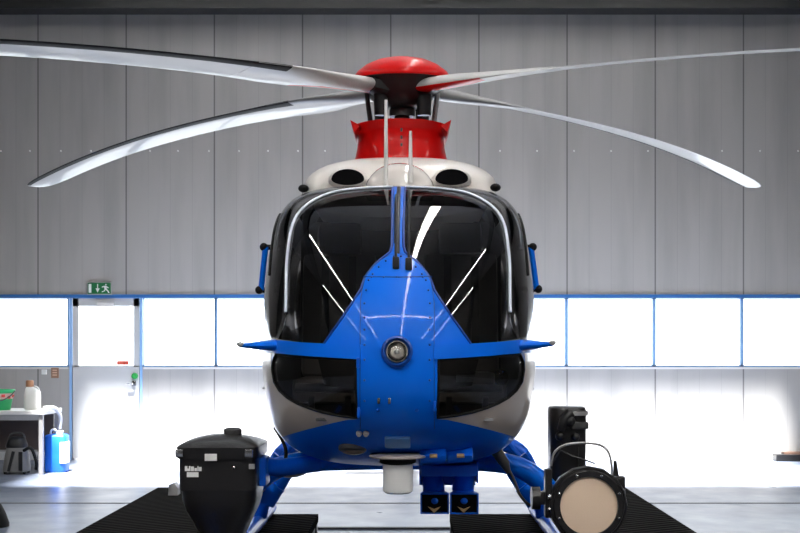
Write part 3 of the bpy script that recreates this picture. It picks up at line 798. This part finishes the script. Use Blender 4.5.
# ---- cockpit
build('cockpit_floor', MB().b2((-.42, .8, 1.12), (.42, 3.0, 1.16)), M['dgrey'], heli)
build('cabin_bulkhead', MB().b2((-.66, 2.5, 1.1), (.66, 2.55, 2.42)), M['dgrey'], heli)
ip = build('instrument_panel', MB().loft([[Vector((x, .62, z)) for x, z in ((-.40, 1.56), (.40, 1.56), (.36, 1.40), (.12, 1.36), (.10, 1.16), (-.10, 1.16), (-.12, 1.36), (-.36, 1.40))], [Vector((x, .85, z+.02)) for x, z in ((-.42, 1.56), (.42, 1.56), (.36, 1.40), (.12, 1.36), (.10, 1.16), (-.10, 1.16), (-.12, 1.36), (-.36, 1.40))]]), M['black'], heli)
for x in (-.27, 0, .27): build('display', MB().b2((x-.11, .855, 1.42), (x+.11, .865, 1.56)), M['dgrey'], ip)
for sg in (-1, 1):
    x = sg*.36
    st = build('pilot_seat', MB().b2((x-.23, 1.25, 1.28), (x+.23, 1.72, 1.42), .04).box((x, 1.78, 1.78), (.44, .12, .74), Matrix.Rotation(R(-10), 3, 'X'), .04), M['trimgrey'], heli, 40)
    build('headrest', MB().box((x, 1.86, 2.24), (.26, .1, .2), Matrix.Rotation(R(-10), 3, 'X'), .04), M['dgrey'], st, 40)
    build('harness', MB().box((x-.08, 1.70, 1.85), (.045, .012, .56), Matrix.Rotation(R(-10), 3, 'X')).box((x+.08, 1.70, 1.85), (.045, .012, .56), Matrix.Rotation(R(-10), 3, 'X')), M['black'], st)
    build('seat_base', MB().b2((x-.2, 1.3, 1.16), (x+.2, 1.68, 1.29)), M['dgrey'], st)
    build('pedal_bar', MB().tube([(sg*.52, .82, 1.385), (sg*.14, .74, 1.38)], .022, 12), M['lgrey'], heli, 40)
    for k in (-.09, .09): build('pedal', MB().box((sg*.34+k, .70, 1.28), (.03, .03, .13), Matrix.Rotation(R(20), 3, 'X'), .006), M['dgrey'], heli)
gbx = build('avionics_box', MB().b2((.27, .62, 1.405), (.47, .9, 1.465), .012), M['lgrey'], heli, 40)
build('box_dial', MB().lathe([(.04, 0), (.04, .02), (.03, .026)], (.50, .66, 1.44), (0, -1, 0), 20), M['chrome'], gbx, 40)

# ---- belly fittings
bz = half[-1][1]
def belly(u, v, d): return P(u, v, d)
bx_, bz_ = unproj(353, 449.5); c = on_skin(bx_, bz_, -.012)
bl = build('belly_light', MB().lathe([(.066, -.05), (.070, .0), (.068, .014), (.055, .022)], c, (0, -.22, -1), 28), M['dgrey'], heli, 50)
build('light_glass', MB().lathe([(.055, .018), (.05, .026), (.03, .034), (.004, .037)], c, (0, -.22, -1), 24), mat('brown_glass', (.18, .13, .10), .15), bl, 60)
# white data-link antenna under the nose
bx_, bz_ = unproj(397.5, 452); c = on_skin(0.0, bz_, 0)
c.z = min(c.z, P(0, 457, c.y-CY).z)
an = build('antenna_flange', MB().lathe([(.130, 0), (.134, .005), (.128, .011), (.08, .018)], c, (0, 0, 1), 36), M['beige'], heli, 40)
build('antenna_collar', MB().lathe([(.072, -.03), (.084, -.024), (.084, .0), (.072, .004)], c, (0, 0, 1), 32), M['rubber'], an, 40)
build('antenna_radome', MB().lathe([(.004, -.168), (.055, -.166), (.067, -.158), (.069, -.145), (.069, -.02)], c, (0, 0, 1), 36), M['labelw'], an, 40)
build('antenna_reflection', MB().box(on_skin(0.0, unproj(397.5, 441)[1], .004), (.115, .022, .085), Matrix.Rotation(R(52), 3, 'X'), .008), mat('pale_blue_reflection', (.10, .28, .62), .3), an, 40)  # pale blue piece painted as the lighter reflection above the antenna
# twin horn loudspeaker
dS = 5.45
sc_ = dS/F_PX
lsb = build('loudspeaker', MB().b2(P(421, 477, dS)+Vector((0, .02, 0)), P(478, 466, dS)+Vector((0, .22, 0)), .006)
      .b2(P(419.5, 487, dS)+Vector((0, .08, 0)), P(421.5, 464, dS)+Vector((0, .2, 0))).b2(P(477.5, 485, dS)+Vector((0, .08, 0)), P(479.5, 464, dS)+Vector((0, .2, 0))), M['blue_matt'], heli, 40)
build('speaker_back_plate', MB().b2(P(421, 490, dS)+Vector((0, .19, 0)), P(478, 462, dS)+Vector((0, .21, 0))), M['blue_matt'], lsb)
for k, (ua, ub) in enumerate(((420, 449.5), (449.5, 479))):
    a, b = P(ua+.4, 514, dS), P(ub-.4, 493.5, dS); cx = (a.x+b.x)/2; czz = (a.z+b.z)/2; hw = (b.x-a.x)/2; hz2 = abs(b.z-a.z)/2
    def rect(y, sx, sz, zc=czz): return [Vector((cx+sx*p, y, zc+sz*q)) for p, q in ((-1, -1), (1, -1), (1, 1), (-1, 1))]
    h = build('horn', MB().loft([rect(a.y+.0, hw*.93, hz2*.9), rect(a.y, hw, hz2), rect(a.y+.03, hw, hz2), rect(a.y+.16, hw*.55, hz2*.6, czz+.02), rect(a.y+.24, hw*.4, hz2*.5, czz+.03)], False)
              .loft([rect(a.y, hw*.93, hz2*.9), rect(a.y+.10, hw*.55, hz2*.6)], False), M['blue_matt'], lsb)
    build('horn_throat', MB().loft([rect(a.y+.012, hw*.90, hz2*.86), rect(a.y+.09, hw*.57, hz2*.62), rect(a.y+.095, hw*.1, hz2*.1)], True), M['duct'], h)
    build('horn_driver', MB().ball((cx, a.y+.03, czz+.012), (.024, .03, .020)), M['blue_matt'], h, 60)
    u0 = (ua+ub)/2 - .5
    build('warning_label', MB().prism([P(u0-6.5, 506.5, dS)+Vector((0, -.002, 0)), P(u0, 513, dS)+Vector((0, -.002, 0)), P(u0+6.5, 506.5, dS)+Vector((0, -.002, 0)), P(u0, 509, dS)+Vector((0, -.002, 0))], (0, .004, 0)), M['gold'], h)
    build('horn_duct', MB().tube([Vector((cx, a.y+.16, czz+.05)), Vector((cx-.01+k*.02, a.y+.13, czz+.115)), Vector((cx, a.y+.12, czz+.17))], [.058, .052, .058], 16), M['blue_matt'], h, 40)
    build('speaker_bracket', MB().box(on_skin(*[q*(-1 if m_ == 0 else 1) for m_, q in enumerate(unproj((363, 337)[k], 451))], .012), (.125, .09, .05), Matrix.Rotation(R(35), 3, 'X'), .018), M['blue_matt'], lsb, 40)
    build('bracket_plate', MB().box(on_skin(*[q*(-1 if m_ == 0 else 1) for m_, q in enumerate(unproj((363, 337)[k], 448.5))], .036), (.035, .02, .010), Matrix.Rotation(R(35), 3, 'X'), .002), M['gold'], lsb)
build('warning_triangle', MB().prism([P(444.5, 461, 5.2), P(450, 461, 5.2), P(447.2, 454.5, 5.2)], (0, .05, 0)), M['labelw'], lsb)
# belly hook fittings
for u, v in ((359, 433), (366, 433)):
    x, z = unproj(u, v); build('belly_fitting', MB().lathe([(.012, 0), (.014, .01), (.009, .03)], on_skin(x, z, -.004), (0, -1, -.4), 14), M['lgrey'], heli, 40)

# ---- landing gear
def cross(y, zt_, zs, name):
    pts = catmull([(-1.02, y, PZ+.08), (-.99, y, PZ+.20), (-.86, y, zt_-.10), (-.62, y, zt_), (-.3, y, zt_+.03), (0, y, zt_+.035), (.3, y, zt_+.03), (.62, y, zt_), (.86, y, zt_-.10), (.99, y, PZ+.20), (1.02, y, PZ+.08)], 6)
    return build(name, MB().tube(pts, .058, 14), M['blue_matt'], heli, 50)
cross(3.1, .93, 0, 'cross_tube')
arm = [P(399.5, 459, 5.85), P(350, 460, 5.85), P(310, 461.5, 5.85), P(283, 466, 5.85), P(262, 478, 5.85), P(245, 496, 5.85), P(232, 520, 5.85), Vector((-1.02, 1.15, PZ+.06))]
arm = [Vector((-abs(q.x) if k else 0, q.y, q.z)) for k, q in enumerate(arm)]
arm = arm[::-1] + [Vector((-q.x, q.y, q.z)) for q in arm[1:]]
build('cross_tube', MB().tube(catmull(arm, 5), .056, 14), M['blue'], heli, 50)
for sg in (-1, 1):
    x = sg*1.02
    sk_ = build('landing_skid', MB().tube(catmull([(x, -.1, PZ+.20), (x, .1, PZ+.09), (x, .4, PZ+.05), (x, 1.5, PZ+.05), (x, 3.4, PZ+.05), (x, 3.75, PZ+.06)], 5), .048, 14), M['blue_matt'], heli, 50)
    build('skid_shoe', MB().b2((x-.03, .5, PZ+.0), (x+.03, 3.5, PZ+.02)), M['steel'], sk_)
    stp = build('boarding_step', MB().box((sg*.98, 2.2, .66), (.16, 1.9, .045), None, .015), M['beige'], heli, 40)
    for yy in (1.5, 2.8): build('step_bracket', MB().tube([(sg*.97, yy, .65), (sg*.70, yy, .98)], .02, 10), M['blue_matt'], stp, 40)
    if sg < 0: build('strut_fairing', MB().ball(P(292, 470.5, 6.9), (.105, .22, .038), 20, 10), M['beige'], heli, 60)
    e1 = P(308 if sg < 0 else 492, 462, 6); 
    build('gear_strut', MB().tube([P(286 if sg < 0 else 514, 470, 7.3), P(266 if sg < 0 else 535, 503, 7.3)], .06, 12).tube([P(277 if sg < 0 else 523, 485, 7.28), P(273 if sg < 0 else 527, 490, 7.28)], .064, 12), M['blue'], heli, 40)
    # cables from belly to the equipment
    cpts = [P(275, 428, 5.9), P(282, 440, 5.75), P(286, 452, 5.7), P(283, 464, 5.7), P(268, 472, 5.72), P(256, 474, 5.75)] if sg < 0 else [P(498, 450, 5.8), P(505, 462, 5.75), P(515, 482, 5.72), P(520, 495, 5.72), P(530, 505, 5.74), P(536, 500, 5.76)]
    build('equipment_cable', MB().tube(catmull(cpts, 6), .010 if sg < 0 else .008, 8), M['rubber'] if sg < 0 else M['dgrey'], heli, 60)
build('cable_plug', MB().tube([P(493, 446, 5.75), P(505, 464, 5.72), P(509, 473, 5.72)], [.034, .026, .012], 12), M['dgrey'], heli, 50)

# ---- sensor turret (left of the photo)
dT = 5.2; k_ = dT/F_PX
tc = P(216.5, 470, dT)
def rsq(z, hw, hd, e=5.0, n=36, cx=tc.x, cy=None):
    cy = tc.y + .2 if cy is None else cy; out = []
    for i in range(n):
        a = 2*PI*i/n; c_, s_ = math.cos(a), math.sin(a)
        out.append(Vector((cx+hw*math.copysign(abs(c_)**(2/e), c_), cy+hd*math.copysign(abs(s_)**(2/e), s_), z)))
    return out
def tz(v): return P(0, v, dT).z
W2 = 39.5*k_
tur = build('camera_turret', MB().loft([rsq(tz(491), W2*.99, .2, 9), rsq(tz(488), W2, .2, 9), rsq(tz(449), W2, .2, 9)]), M['satin'], heli, 40)
build('turret_ball', MB().loft([rsq(tz(580), W2*.25, .08, 2.2), rsq(tz(560), W2*.48, .12, 2.3), rsq(tz(540), W2*.58, .14, 2.6), rsq(tz(526), W2*.74, .165, 3), rsq(tz(513), W2*.89, .185, 4), rsq(tz(503), W2*.96, .19, 5), rsq(tz(491), W2*.98, .195, 6), rsq(tz(489), W2*.975, .195, 6)]), M['satin'], tur, 40)
lid = build('turret_lid', MB().loft([rsq(tz(459), W2*1.05, .215, 8), rsq(tz(447.5), W2*1.06, .22, 8), rsq(tz(445.5), W2*1.0, .205, 7), rsq(tz(442.5), W2*.86, .18, 4), rsq(tz(440), W2*.66, .14, 3), rsq(tz(438), W2*.42, .09, 2.5), rsq(tz(437.2), W2*.15, .04, 2.2)]), M['satin'], tur, 40)
build('lid_knob', MB().lathe([(.045, -.02), (.045, .012), (.03, .02)], Vector((P(226, 435, dT).x, tc.y+.2, tz(435))), (0, 0, 1), 20), M['dgrey'], lid, 40)
for u in (180.5, 249.5): build('lid_clamp', MB().b2(P(u-4, 457, dT)+Vector((0, -.035, 0)), P(u+4, 449, dT)+Vector((0, .0, 0)), .006), M['steel'], lid, 40)
fy = tc.y - .004
def plate(name, u0, v0, u1, v1, m, par, y=0.0): return build(name, MB().b2(P(u0, v1, dT)+Vector((0, y-.005, 0)), P(u1, v0, dT)+Vector((0, y+.004, 0))), m, par)
plate('lid_label', 205.5, 453.5, 217.5, 460.5, M['labelw'], lid, -.016)
wl = MB()
for i, (a0, a1, top) in enumerate(((185, 187.4, 466), (187.4, 189, 468.5), (189, 190.4, 466), (191, 194, 466.5), (194.6, 197, 468), (197.5, 198.6, 466), (199, 201.6, 467))):
    wl.b2(P(a0, 471, dT)+Vector((0, -.005, 0)), P(a1, top, dT)+Vector((0, .004, 0)))
build('turret_lettering', wl, M['labelw'], tur)
plate('turret_label', 187, 472.2, 198.5, 477, M['labelw'], tur)
plate('edge_label', 249, 464, 254.5, 469, M['lgrey'], tur)
build('turret_bolt', MB().ball(P(234, 467.5, dT), .010), M['steel'], tur, 60)
fwd = MB().b2(P(203, 494, dT)+Vector((0, -.004, 0)), P(228, 493, dT)+Vector((0, .01, 0)))
build('turret_lens', MB().lathe([(.07, 0), (.07, .012), (.06, .014)], Vector((tc.x+.0, tc.y+.075, tz(530))), (0, -1, .12), 28), M['black'], tur, 40)
build('turret_arm', MB().tube([Vector((tc.x+.15, tc.y+.2, tz(470))), Vector((-.6, tc.y+.3, .98)), Vector((-.4, tc.y+.35, 1.0))], .045, 12).box(Vector((tc.x+.19, tc.y+.2, tz(475))), (.06, .16, .14), None, .01), M['blue_matt'], tur, 40)

# ---- searchlight (right of the photo)
dL = 5.25; kl = dL/F_PX
lcn = P(588, 505, dL); la = Vector((0, -1, 0))
sl = build('searchlight', MB().lathe([(.105, -.36), (.135, -.33), (.15, -.2), (.165, -.06), (.188, -.03), (.190, .0), (.186, .02), (.165, .022), (.158, .018), (.156, -.02)], lcn, la, 16), M['satin'], heli, 30)
sl_rot = sl
build('light_rim', MB().lathe([(.139, .016), (.139, .034), (.166, .034), (.172, .02), (.172, .0)], lcn, la, 48), M['satin'], sl, 40)
build('light_filter', MB().lathe([(.139, .02), (.10, .024), (.05, .026), (.003, .027)], lcn, la, 48), M['tan'], sl, 60)
for k in range(8):
    a = 2*PI*(k+.5)/8; build('rim_screw', MB().ball(lcn + Vector((.155*math.cos(a), -.034, .155*math.sin(a))), .008, 8, 6), M['steel'], sl, 60)
# power housing behind the lamp
hd = MB(); cx0, cx1 = P(551, 0, 6.0).x, P(588.5, 0, 6.0).x
zt0, zb0 = P(0, 407.5, 6.0).z, P(0, 472, 6.0).z
cxm, hwx = (cx0+cx1)/2, (cx1-cx0)/2
hh0 = build('lamp_housing', MB().loft([[Vector((cxm+hwx*f*math.copysign(abs(math.cos(2*PI*i/32))**.55, math.cos(2*PI*i/32)), 1.42+.11*f*math.copysign(abs(math.sin(2*PI*i/32))**.55, math.sin(2*PI*i/32)), z)) for i in range(32)] for z, f in ((zb0-.12, .98), (zt0-.10, 1), (zt0-.02, 1), (zt0-.004, .95), (zt0, .86))]), M['satin'], sl, 40)
def hp(u, v, y=1.30): return Vector((P(u, v, 6.0).x, y, P(u, v, 6.0).z))
build('housing_collar', MB().b2(hp(571, 429, 1.285), hp(588.5, 422, 1.35), .008).b2(hp(571, 415, 1.29), hp(588, 411, 1.35), .006), M['dgrey'], hh0, 40)
build('housing_valve', MB().tube([hp(570, 413, 1.29), hp(563, 420, 1.27), hp(560, 430, 1.28)], [.03, .026, .02], 12).ball(hp(569, 421, 1.28), .032).ball(hp(560, 436, 1.29), .028).ball(hp(575, 437, 1.29), .024), M['black'], hh0, 50)
build('housing_plate', MB().b2(hp(573, 415.5, 1.283), hp(587, 411.5, 1.29)), M['lgrey'], hh0)
build('housing_seam', MB().b2(hp(578.4, 470, 1.300), hp(579.4, 447, 1.312)).tube([hp(553, 462, 1.30), hp(560, 450, 1.28), hp(572, 456, 1.27), hp(586, 460, 1.28), hp(594, 463, 1.27)], .005, 8), M['dgrey'], hh0, 50)
build('carry_handle', MB().tube(catmull([P(551, 466, 5.75), P(554, 453, 5.75), P(564, 445.5, 5.75), P(580, 443, 5.75), P(598, 444.5, 5.75), P(607, 450, 5.75), P(611, 461, 5.75), P(612.5, 480, 5.75)], 5), .0065, 8), M['lgrey'], sl, 50)
yk = build('lamp_yoke', MB().b2(P(545, 518, dL)+Vector((0, -.01, 0)), P(552, 469, dL)+Vector((0, .05, 0)), .008).b2(P(540, 505, dL)+Vector((0, 0, 0)), P(546, 492, dL)+Vector((0, .04, 0)), .004), M['satin'], sl, 40)
build('side_bracket', MB().b2(P(617.5, 514, dL)+Vector((0, .02, 0)), P(626.5, 477, dL)+Vector((0, .08, 0)), .01), M['satin'], sl, 40)
build('yoke_knob', MB().lathe([(.055, -.02), (.055, .02)], P(535.5, 498, dL), (1, 0, 0), 20), M['satin'], yk, 40)
build('yoke_bolt', MB().ball(P(549, 497, dL)+Vector((0, -.015, 0)), .016).ball(P(549, 509, dL)+Vector((0, -.012, 0)), .013), M['steel'], yk, 60)
build('yoke_pin', MB().tube([P(618, 477, dL)+Vector((0, .05, 0)), P(617, 462, dL)+Vector((0, .05, 0))], [.014, .008], 10), M['satin'], yk, 40)
build('yoke_arm', MB().tube([P(540, 500, dL)+Vector((0, .05, 0)), P(552, 488, dL+.55)], .02, 12), M['satin'], yk, 40)

# =================================================================== WORKBENCH CORNER
def bench_p(u, v, d): return P(u, v, d)
dB = 13.7
bt = P(0, 411, dB).z; bx1 = P(44, 0, dB).x; bx0 = bx1-1.9; by0, by1 = dB+CY, dB+CY+.72
bench = thing('workbench', 'pale steel framed workbench at the left edge of the picture', 'workbench', ((bx0+bx1)/2, (by0+by1)/2, 0))
build('bench_top', MB().b2((bx0, by0, bt-.05), (bx1, by1, bt), .008), mat('pale_bench_top', (.62, .60, .58), .4), bench)
for x in (bx0+.04, bx1-.05):
    for y in (by0+.05, by1-.05): build('leg', MB().b2((x-.025, y-.025, 0), (x+.025, y+.025, bt-.05)), mat('grey_leg', (.28, .27, .27), .4) if x > -5.2 else M['dgrey'], bench)
build('back_panel', MB().b2((bx0+.05, by1-.06, .26), (bx1-.1, by1-.02, bt-.08)), mat('brown_board', (.10, .075, .065), .6, var=(.3, 4)), bench)
build('rail', MB().b2((bx0+.05, by0+.04, bt-.12), (bx1-.05, by0+.08, bt-.05)), M['lgrey'], bench)
# green bucket
def bucket():
    d = 13.95; c = P(-1.5, 411.3, d); c.z = bt; r0, r1, h = .145, .195, P(0, 389.5, d).z-bt
    t = thing('bucket', 'green plastic bucket with a red and white band on the workbench', 'bucket', c)
    g = mat('green_bucket', (.01, .42, .13), .4)
    build('bucket_body', MB().lathe([(r0, 0), (r1-.006, h-.03), (r1+.008, h-.03), (r1+.008, h), (r1-.01, h), (r0-.01, .02)], c, (0, 0, 1), 32), g, t, 40)
    def rr(z): return r0+(r1-.006-r0)*z/(h-.03)
    build('label_band', MB().lathe([(rr(h*.55)+.002, h*.55), (rr(h*.82)+.003, h*.82)], c, (0, 0, 1), 32, caps=False), mat('pale_red_label', (.75, .55, .5), .5), t, 40)
    rb = MB()
    for k in range(14):
        a = 2*PI*k/14; z = h*(.68+.05*math.sin(k*2.3)); rb.box(c+Vector(((rr(z)+.004)*math.cos(a), (rr(z)+.004)*math.sin(a), z)), (.008, .045, .035), Matrix.Rotation(a, 3, 'Z'))
    build('label_print', rb, mat('red_print', (.6, .05, .04), .5), t)
    build('handle', MB().tube(catmull([c+Vector((r1*math.cos(a)*1.06, -r1*math.sin(a)*1.08, h-.02-.13*math.sin(a))) for a in np.linspace(0, PI, 9)], 3), .008, 8), M['dgrey'], t, 50)
bucket()
def jug():
    d = 14.1; c = P(32.5, 410.5, d); c.z = bt; h = P(0, 386, d).z-bt; hw = 7.6*d/F_PX
    t = thing('jug', 'white plastic jug with a brown cap on the workbench', 'jug', c)
    def rg(z, f, ox=0): return [Vector((c.x+ox+hw*f*math.copysign(abs(math.cos(2*PI*i/28))**.5, math.cos(2*PI*i/28)), c.y+hw*.8*f*math.copysign(abs(math.sin(2*PI*i/28))**.5, math.sin(2*PI*i/28)), c.z+z)) for i in range(28)]
    build('jug_body', MB().loft([rg(0, .9), rg(.015, 1), rg(h*.62, 1), rg(h*.78, .93), rg(h*.9, .66, -.02), rg(h*.97, .34, -.035), rg(h, .3, -.035)]), mat('white_plastic', (.78, .78, .76), .4), t, 50)
    build('cap', MB().lathe([(.045, -.01), (.05, 0), (.05, .06), (.04, .075)], c+Vector((-.035, 0, h)), (0, 0, 1), 20), mat('brown_cap', (.42, .20, .10), .5), t, 40)
    build('handle', MB().tube(catmull([c+Vector((hw*.85, 0, h*.66)), c+Vector((hw*.75, 0, h*.9)), c+Vector((.02, 0, h*.99))], 5), .014, 8), mat('white_handle', (.74, .74, .72), .4), t, 50)
jug()
# blue canister
def can():
    d = 14.1; c = P(57, 472, d); c.z = 0; h = P(0, 434, d).z; hw = 10.8*d/F_PX
    t = thing('canister', 'blue jerrycan standing on the floor beside the workbench', 'canister', c)
    bp = mat('blue_canister', (.01, .12, .62), .4)
    def rg(z, f): return [Vector((c.x+hw*f*math.copysign(abs(math.cos(2*PI*i/32))**.4, math.cos(2*PI*i/32)), c.y+hw*.8*f*math.copysign(abs(math.sin(2*PI*i/32))**.4, math.sin(2*PI*i/32)), z)) for i in range(32)]
    build('can_body', MB().loft([rg(0.0, .93), rg(.02, 1), rg(h*.45, 1.0), rg(h*.5, .985), rg(h*.55, 1.0), rg(h*.93, 1), rg(h*.98, .9), rg(h, .7)]), bp, t, 50)
    build('label', MB().b2((c.x+hw*.55, c.y-hw*.8-.012, .12), (c.x+hw+.012, c.y+.05, h*.8)), M['labelw'], t)
    build('neck', MB().lathe([(.05, -.01), (.05, .04), (.04, .045)], (c.x+.03, c.y, h), (0, 0, 1), 20), M['labelw'], t, 40)
    build('handle', MB().tube(catmull([(c.x-hw*.6, c.y, h-.01), (c.x-hw*.5, c.y, h+.05), (c.x-hw*.1, c.y, h+.05), (c.x, c.y, h-.01)], 4), .014, 8), M['labelw'], t, 50)
    return c, h
cc, chh = can()
# hose from the bench into the canister
hs = catmull([Vector((bx1-.06, by0+.15, bt+.028)), Vector((bx1+.0, by0+.2, bt+.03)), Vector((bx1+.05, by0+.3, bt+.01)), Vector((bx1+.085, cc.y-.02, bt-.10)), Vector((cc.x+.03, cc.y, chh+.075))], 6)
tag(recentre(build('hose', MB().tube(hs, .026, 12), mat('grey_hose', (.5, .49, .48), .5), None, 60)), 'thick grey hose bending from the workbench down into the blue jerrycan', 'hose')
# white box on the wall behind
tag(recentre(build('wall_box', MB().b2((wu(46), YW-.16, wv(430)), (wu(54), YW, wv(415)), .012), M['labelw'])), 'white plastic box on the wall behind the grey hose', 'box')
# vacuum cleaner under the bench
def vac():
    d = 13.9; c = P(17, 474.5, d); c.z = 0; hw = 12.5*d/F_PX
    t = thing('vacuum_cleaner', 'grey and black vacuum cleaner on the floor under the workbench', 'vacuum cleaner', c)
    def rg(z, f, y=0): return [Vector((c.x+hw*f*math.copysign(abs(math.cos(2*PI*i/28))**.7, math.cos(2*PI*i/28)), c.y+y+.15*f*math.copysign(abs(math.sin(2*PI*i/28))**.7, math.sin(2*PI*i/28)), z)) for i in range(28)]
    b = build('tank', MB().loft([rg(.03, .98), rg(.06, 1.02), rg(.25, .86), rg(.34, .74)]), mat('grey_tank', (.17, .165, .16), .5), t, 50)
    build('motor_head', MB().loft([rg(.335, .78), rg(.36, .8), rg(.43, .66), rg(.47, .4)]), M['black'], t, 50)
    build('side_stripe', MB().box(c+Vector((-.02, -.155, .17)), (.035, .02, .26), Matrix.Rotation(R(14), 3, 'Y')).box(c+Vector((.1, -.15, .17)), (.05, .02, .24), None), M['black'], t)
    build('carry_grip', MB().tube(catmull([c+Vector((-.1, 0, .45)), c+Vector((-.06, 0, .51)), c+Vector((.06, 0, .51)), c+Vector((.1, 0, .45))], 4), .016, 8), M['dgrey'], t, 50)
    for sx in (-.12, .12):
        for sy in (-.08, .08): build('caster', MB().lathe([(.03, -.012), (.03, .012)], c+Vector((sx, sy, .03)), (1, 0, 0), 14), M['rubber'], t, 40)
    build('suction_hose', MB().tube(catmull([c+Vector((.12, -.1, .3)), c+Vector((.22, -.12, .33)), c+Vector((.25, -.02, .16)), c+Vector((.22, .06, .05))], 6), .02, 10), M['rubber'], t, 60)
vac()
# small things on the floor
tag(recentre(build('wheel_chock', MB().prism([P(168, 493.5, 9.55), P(177.5, 493.5, 9.55), P(177.5, 486, 9.55), P(174, 481.5, 9.55), P(169, 483, 9.55)], (0, .12, 0)), mat('grey_chock', (.42, .42, .42), .6))), 'small light grey block on the back of the platform behind the camera turret', 'chock')
for o in C.objects:
    if o.name == 'wheel_chock': o.location.z = PZ
pa = P(776, 457, 15.4)
plk = thing('wooden_plank', 'low dark wooden plank on the floor against the wall, right edge', 'plank', (pa.x+.7, YW-.15, 0))
build('plank_board', MB().b2((pa.x+.12, YW-.2, .10), (pa.x+1.5, YW-.06, .13)), mat('brown_wood', (.12, .07, .05), .6, var=(.3, 6)), plk)
build('bearer', MB().b2((pa.x, YW-.22, 0), (pa.x+1.5, YW-.05, .10), .01), M['black'], plk)
tag(recentre(build('rubber_chock', MB().lathe([(.13, 0), (.13, .03), (.10, .12), (.06, .2), (.02, .22)], P(-6, 526.5, 9.72)*1.0 + Vector((0, 0, 0)), (0, 0, 1), 24), M['rubber'], None, 40)), 'black rubber foot on the floor at the bottom left edge', 'rubber foot')
for o in C.objects:
    if o.name == 'rubber_chock': o.location.z = 0

# =================================================================== LIGHT, CAMERA
world = bpy.data.worlds.new('sky'); bpy.context.scene.world = world; world.use_nodes = True
bg = world.node_tree.nodes['Background']; bg.inputs[0].default_value = (0.93, 0.97, 1.0, 1); bg.inputs[1].default_value = 4.0
sun = bpy.data.lights.new('sun', 'SUN'); sun.energy = 42; sun.angle = R(4); sun.color = (1, .98, .95)
so = bpy.data.objects.new('sun', sun); C.objects.link(so); so.location = (0, -4, 14)
el = R(70); so.rotation_euler = Vector((0.02, math.cos(el), -math.sin(el))).to_track_quat('-Z', 'Y').to_euler()
cam = bpy.data.cameras.new('camera'); co = bpy.data.objects.new('camera', cam); C.objects.link(co)
cam.sensor_width = 36; cam.lens = 36*F_PX/800; co.location = (CX, CY, CZ); co.rotation_euler = (PI/2, 0, 0)
cam.shift_x = -(U0-400)/800; cam.shift_y = (V0-266.5)/800; cam.clip_end = 200
scn = bpy.context.scene; scn.camera = co
scn.view_settings.view_transform = 'Standard'; scn.view_settings.look = 'None'; scn.view_settings.gamma = 1; scn.view_settings.use_curve_mapping = False
scn.view_settings.exposure = 0.85
scn.cycles.use_denoising = True; scn.cycles.sample_clamp_indirect = 8; scn.cycles.caustics_reflective = False; scn.cycles.caustics_refractive = False
scn.cycles.max_bounces = 10; scn.cycles.transparent_max_bounces = 16
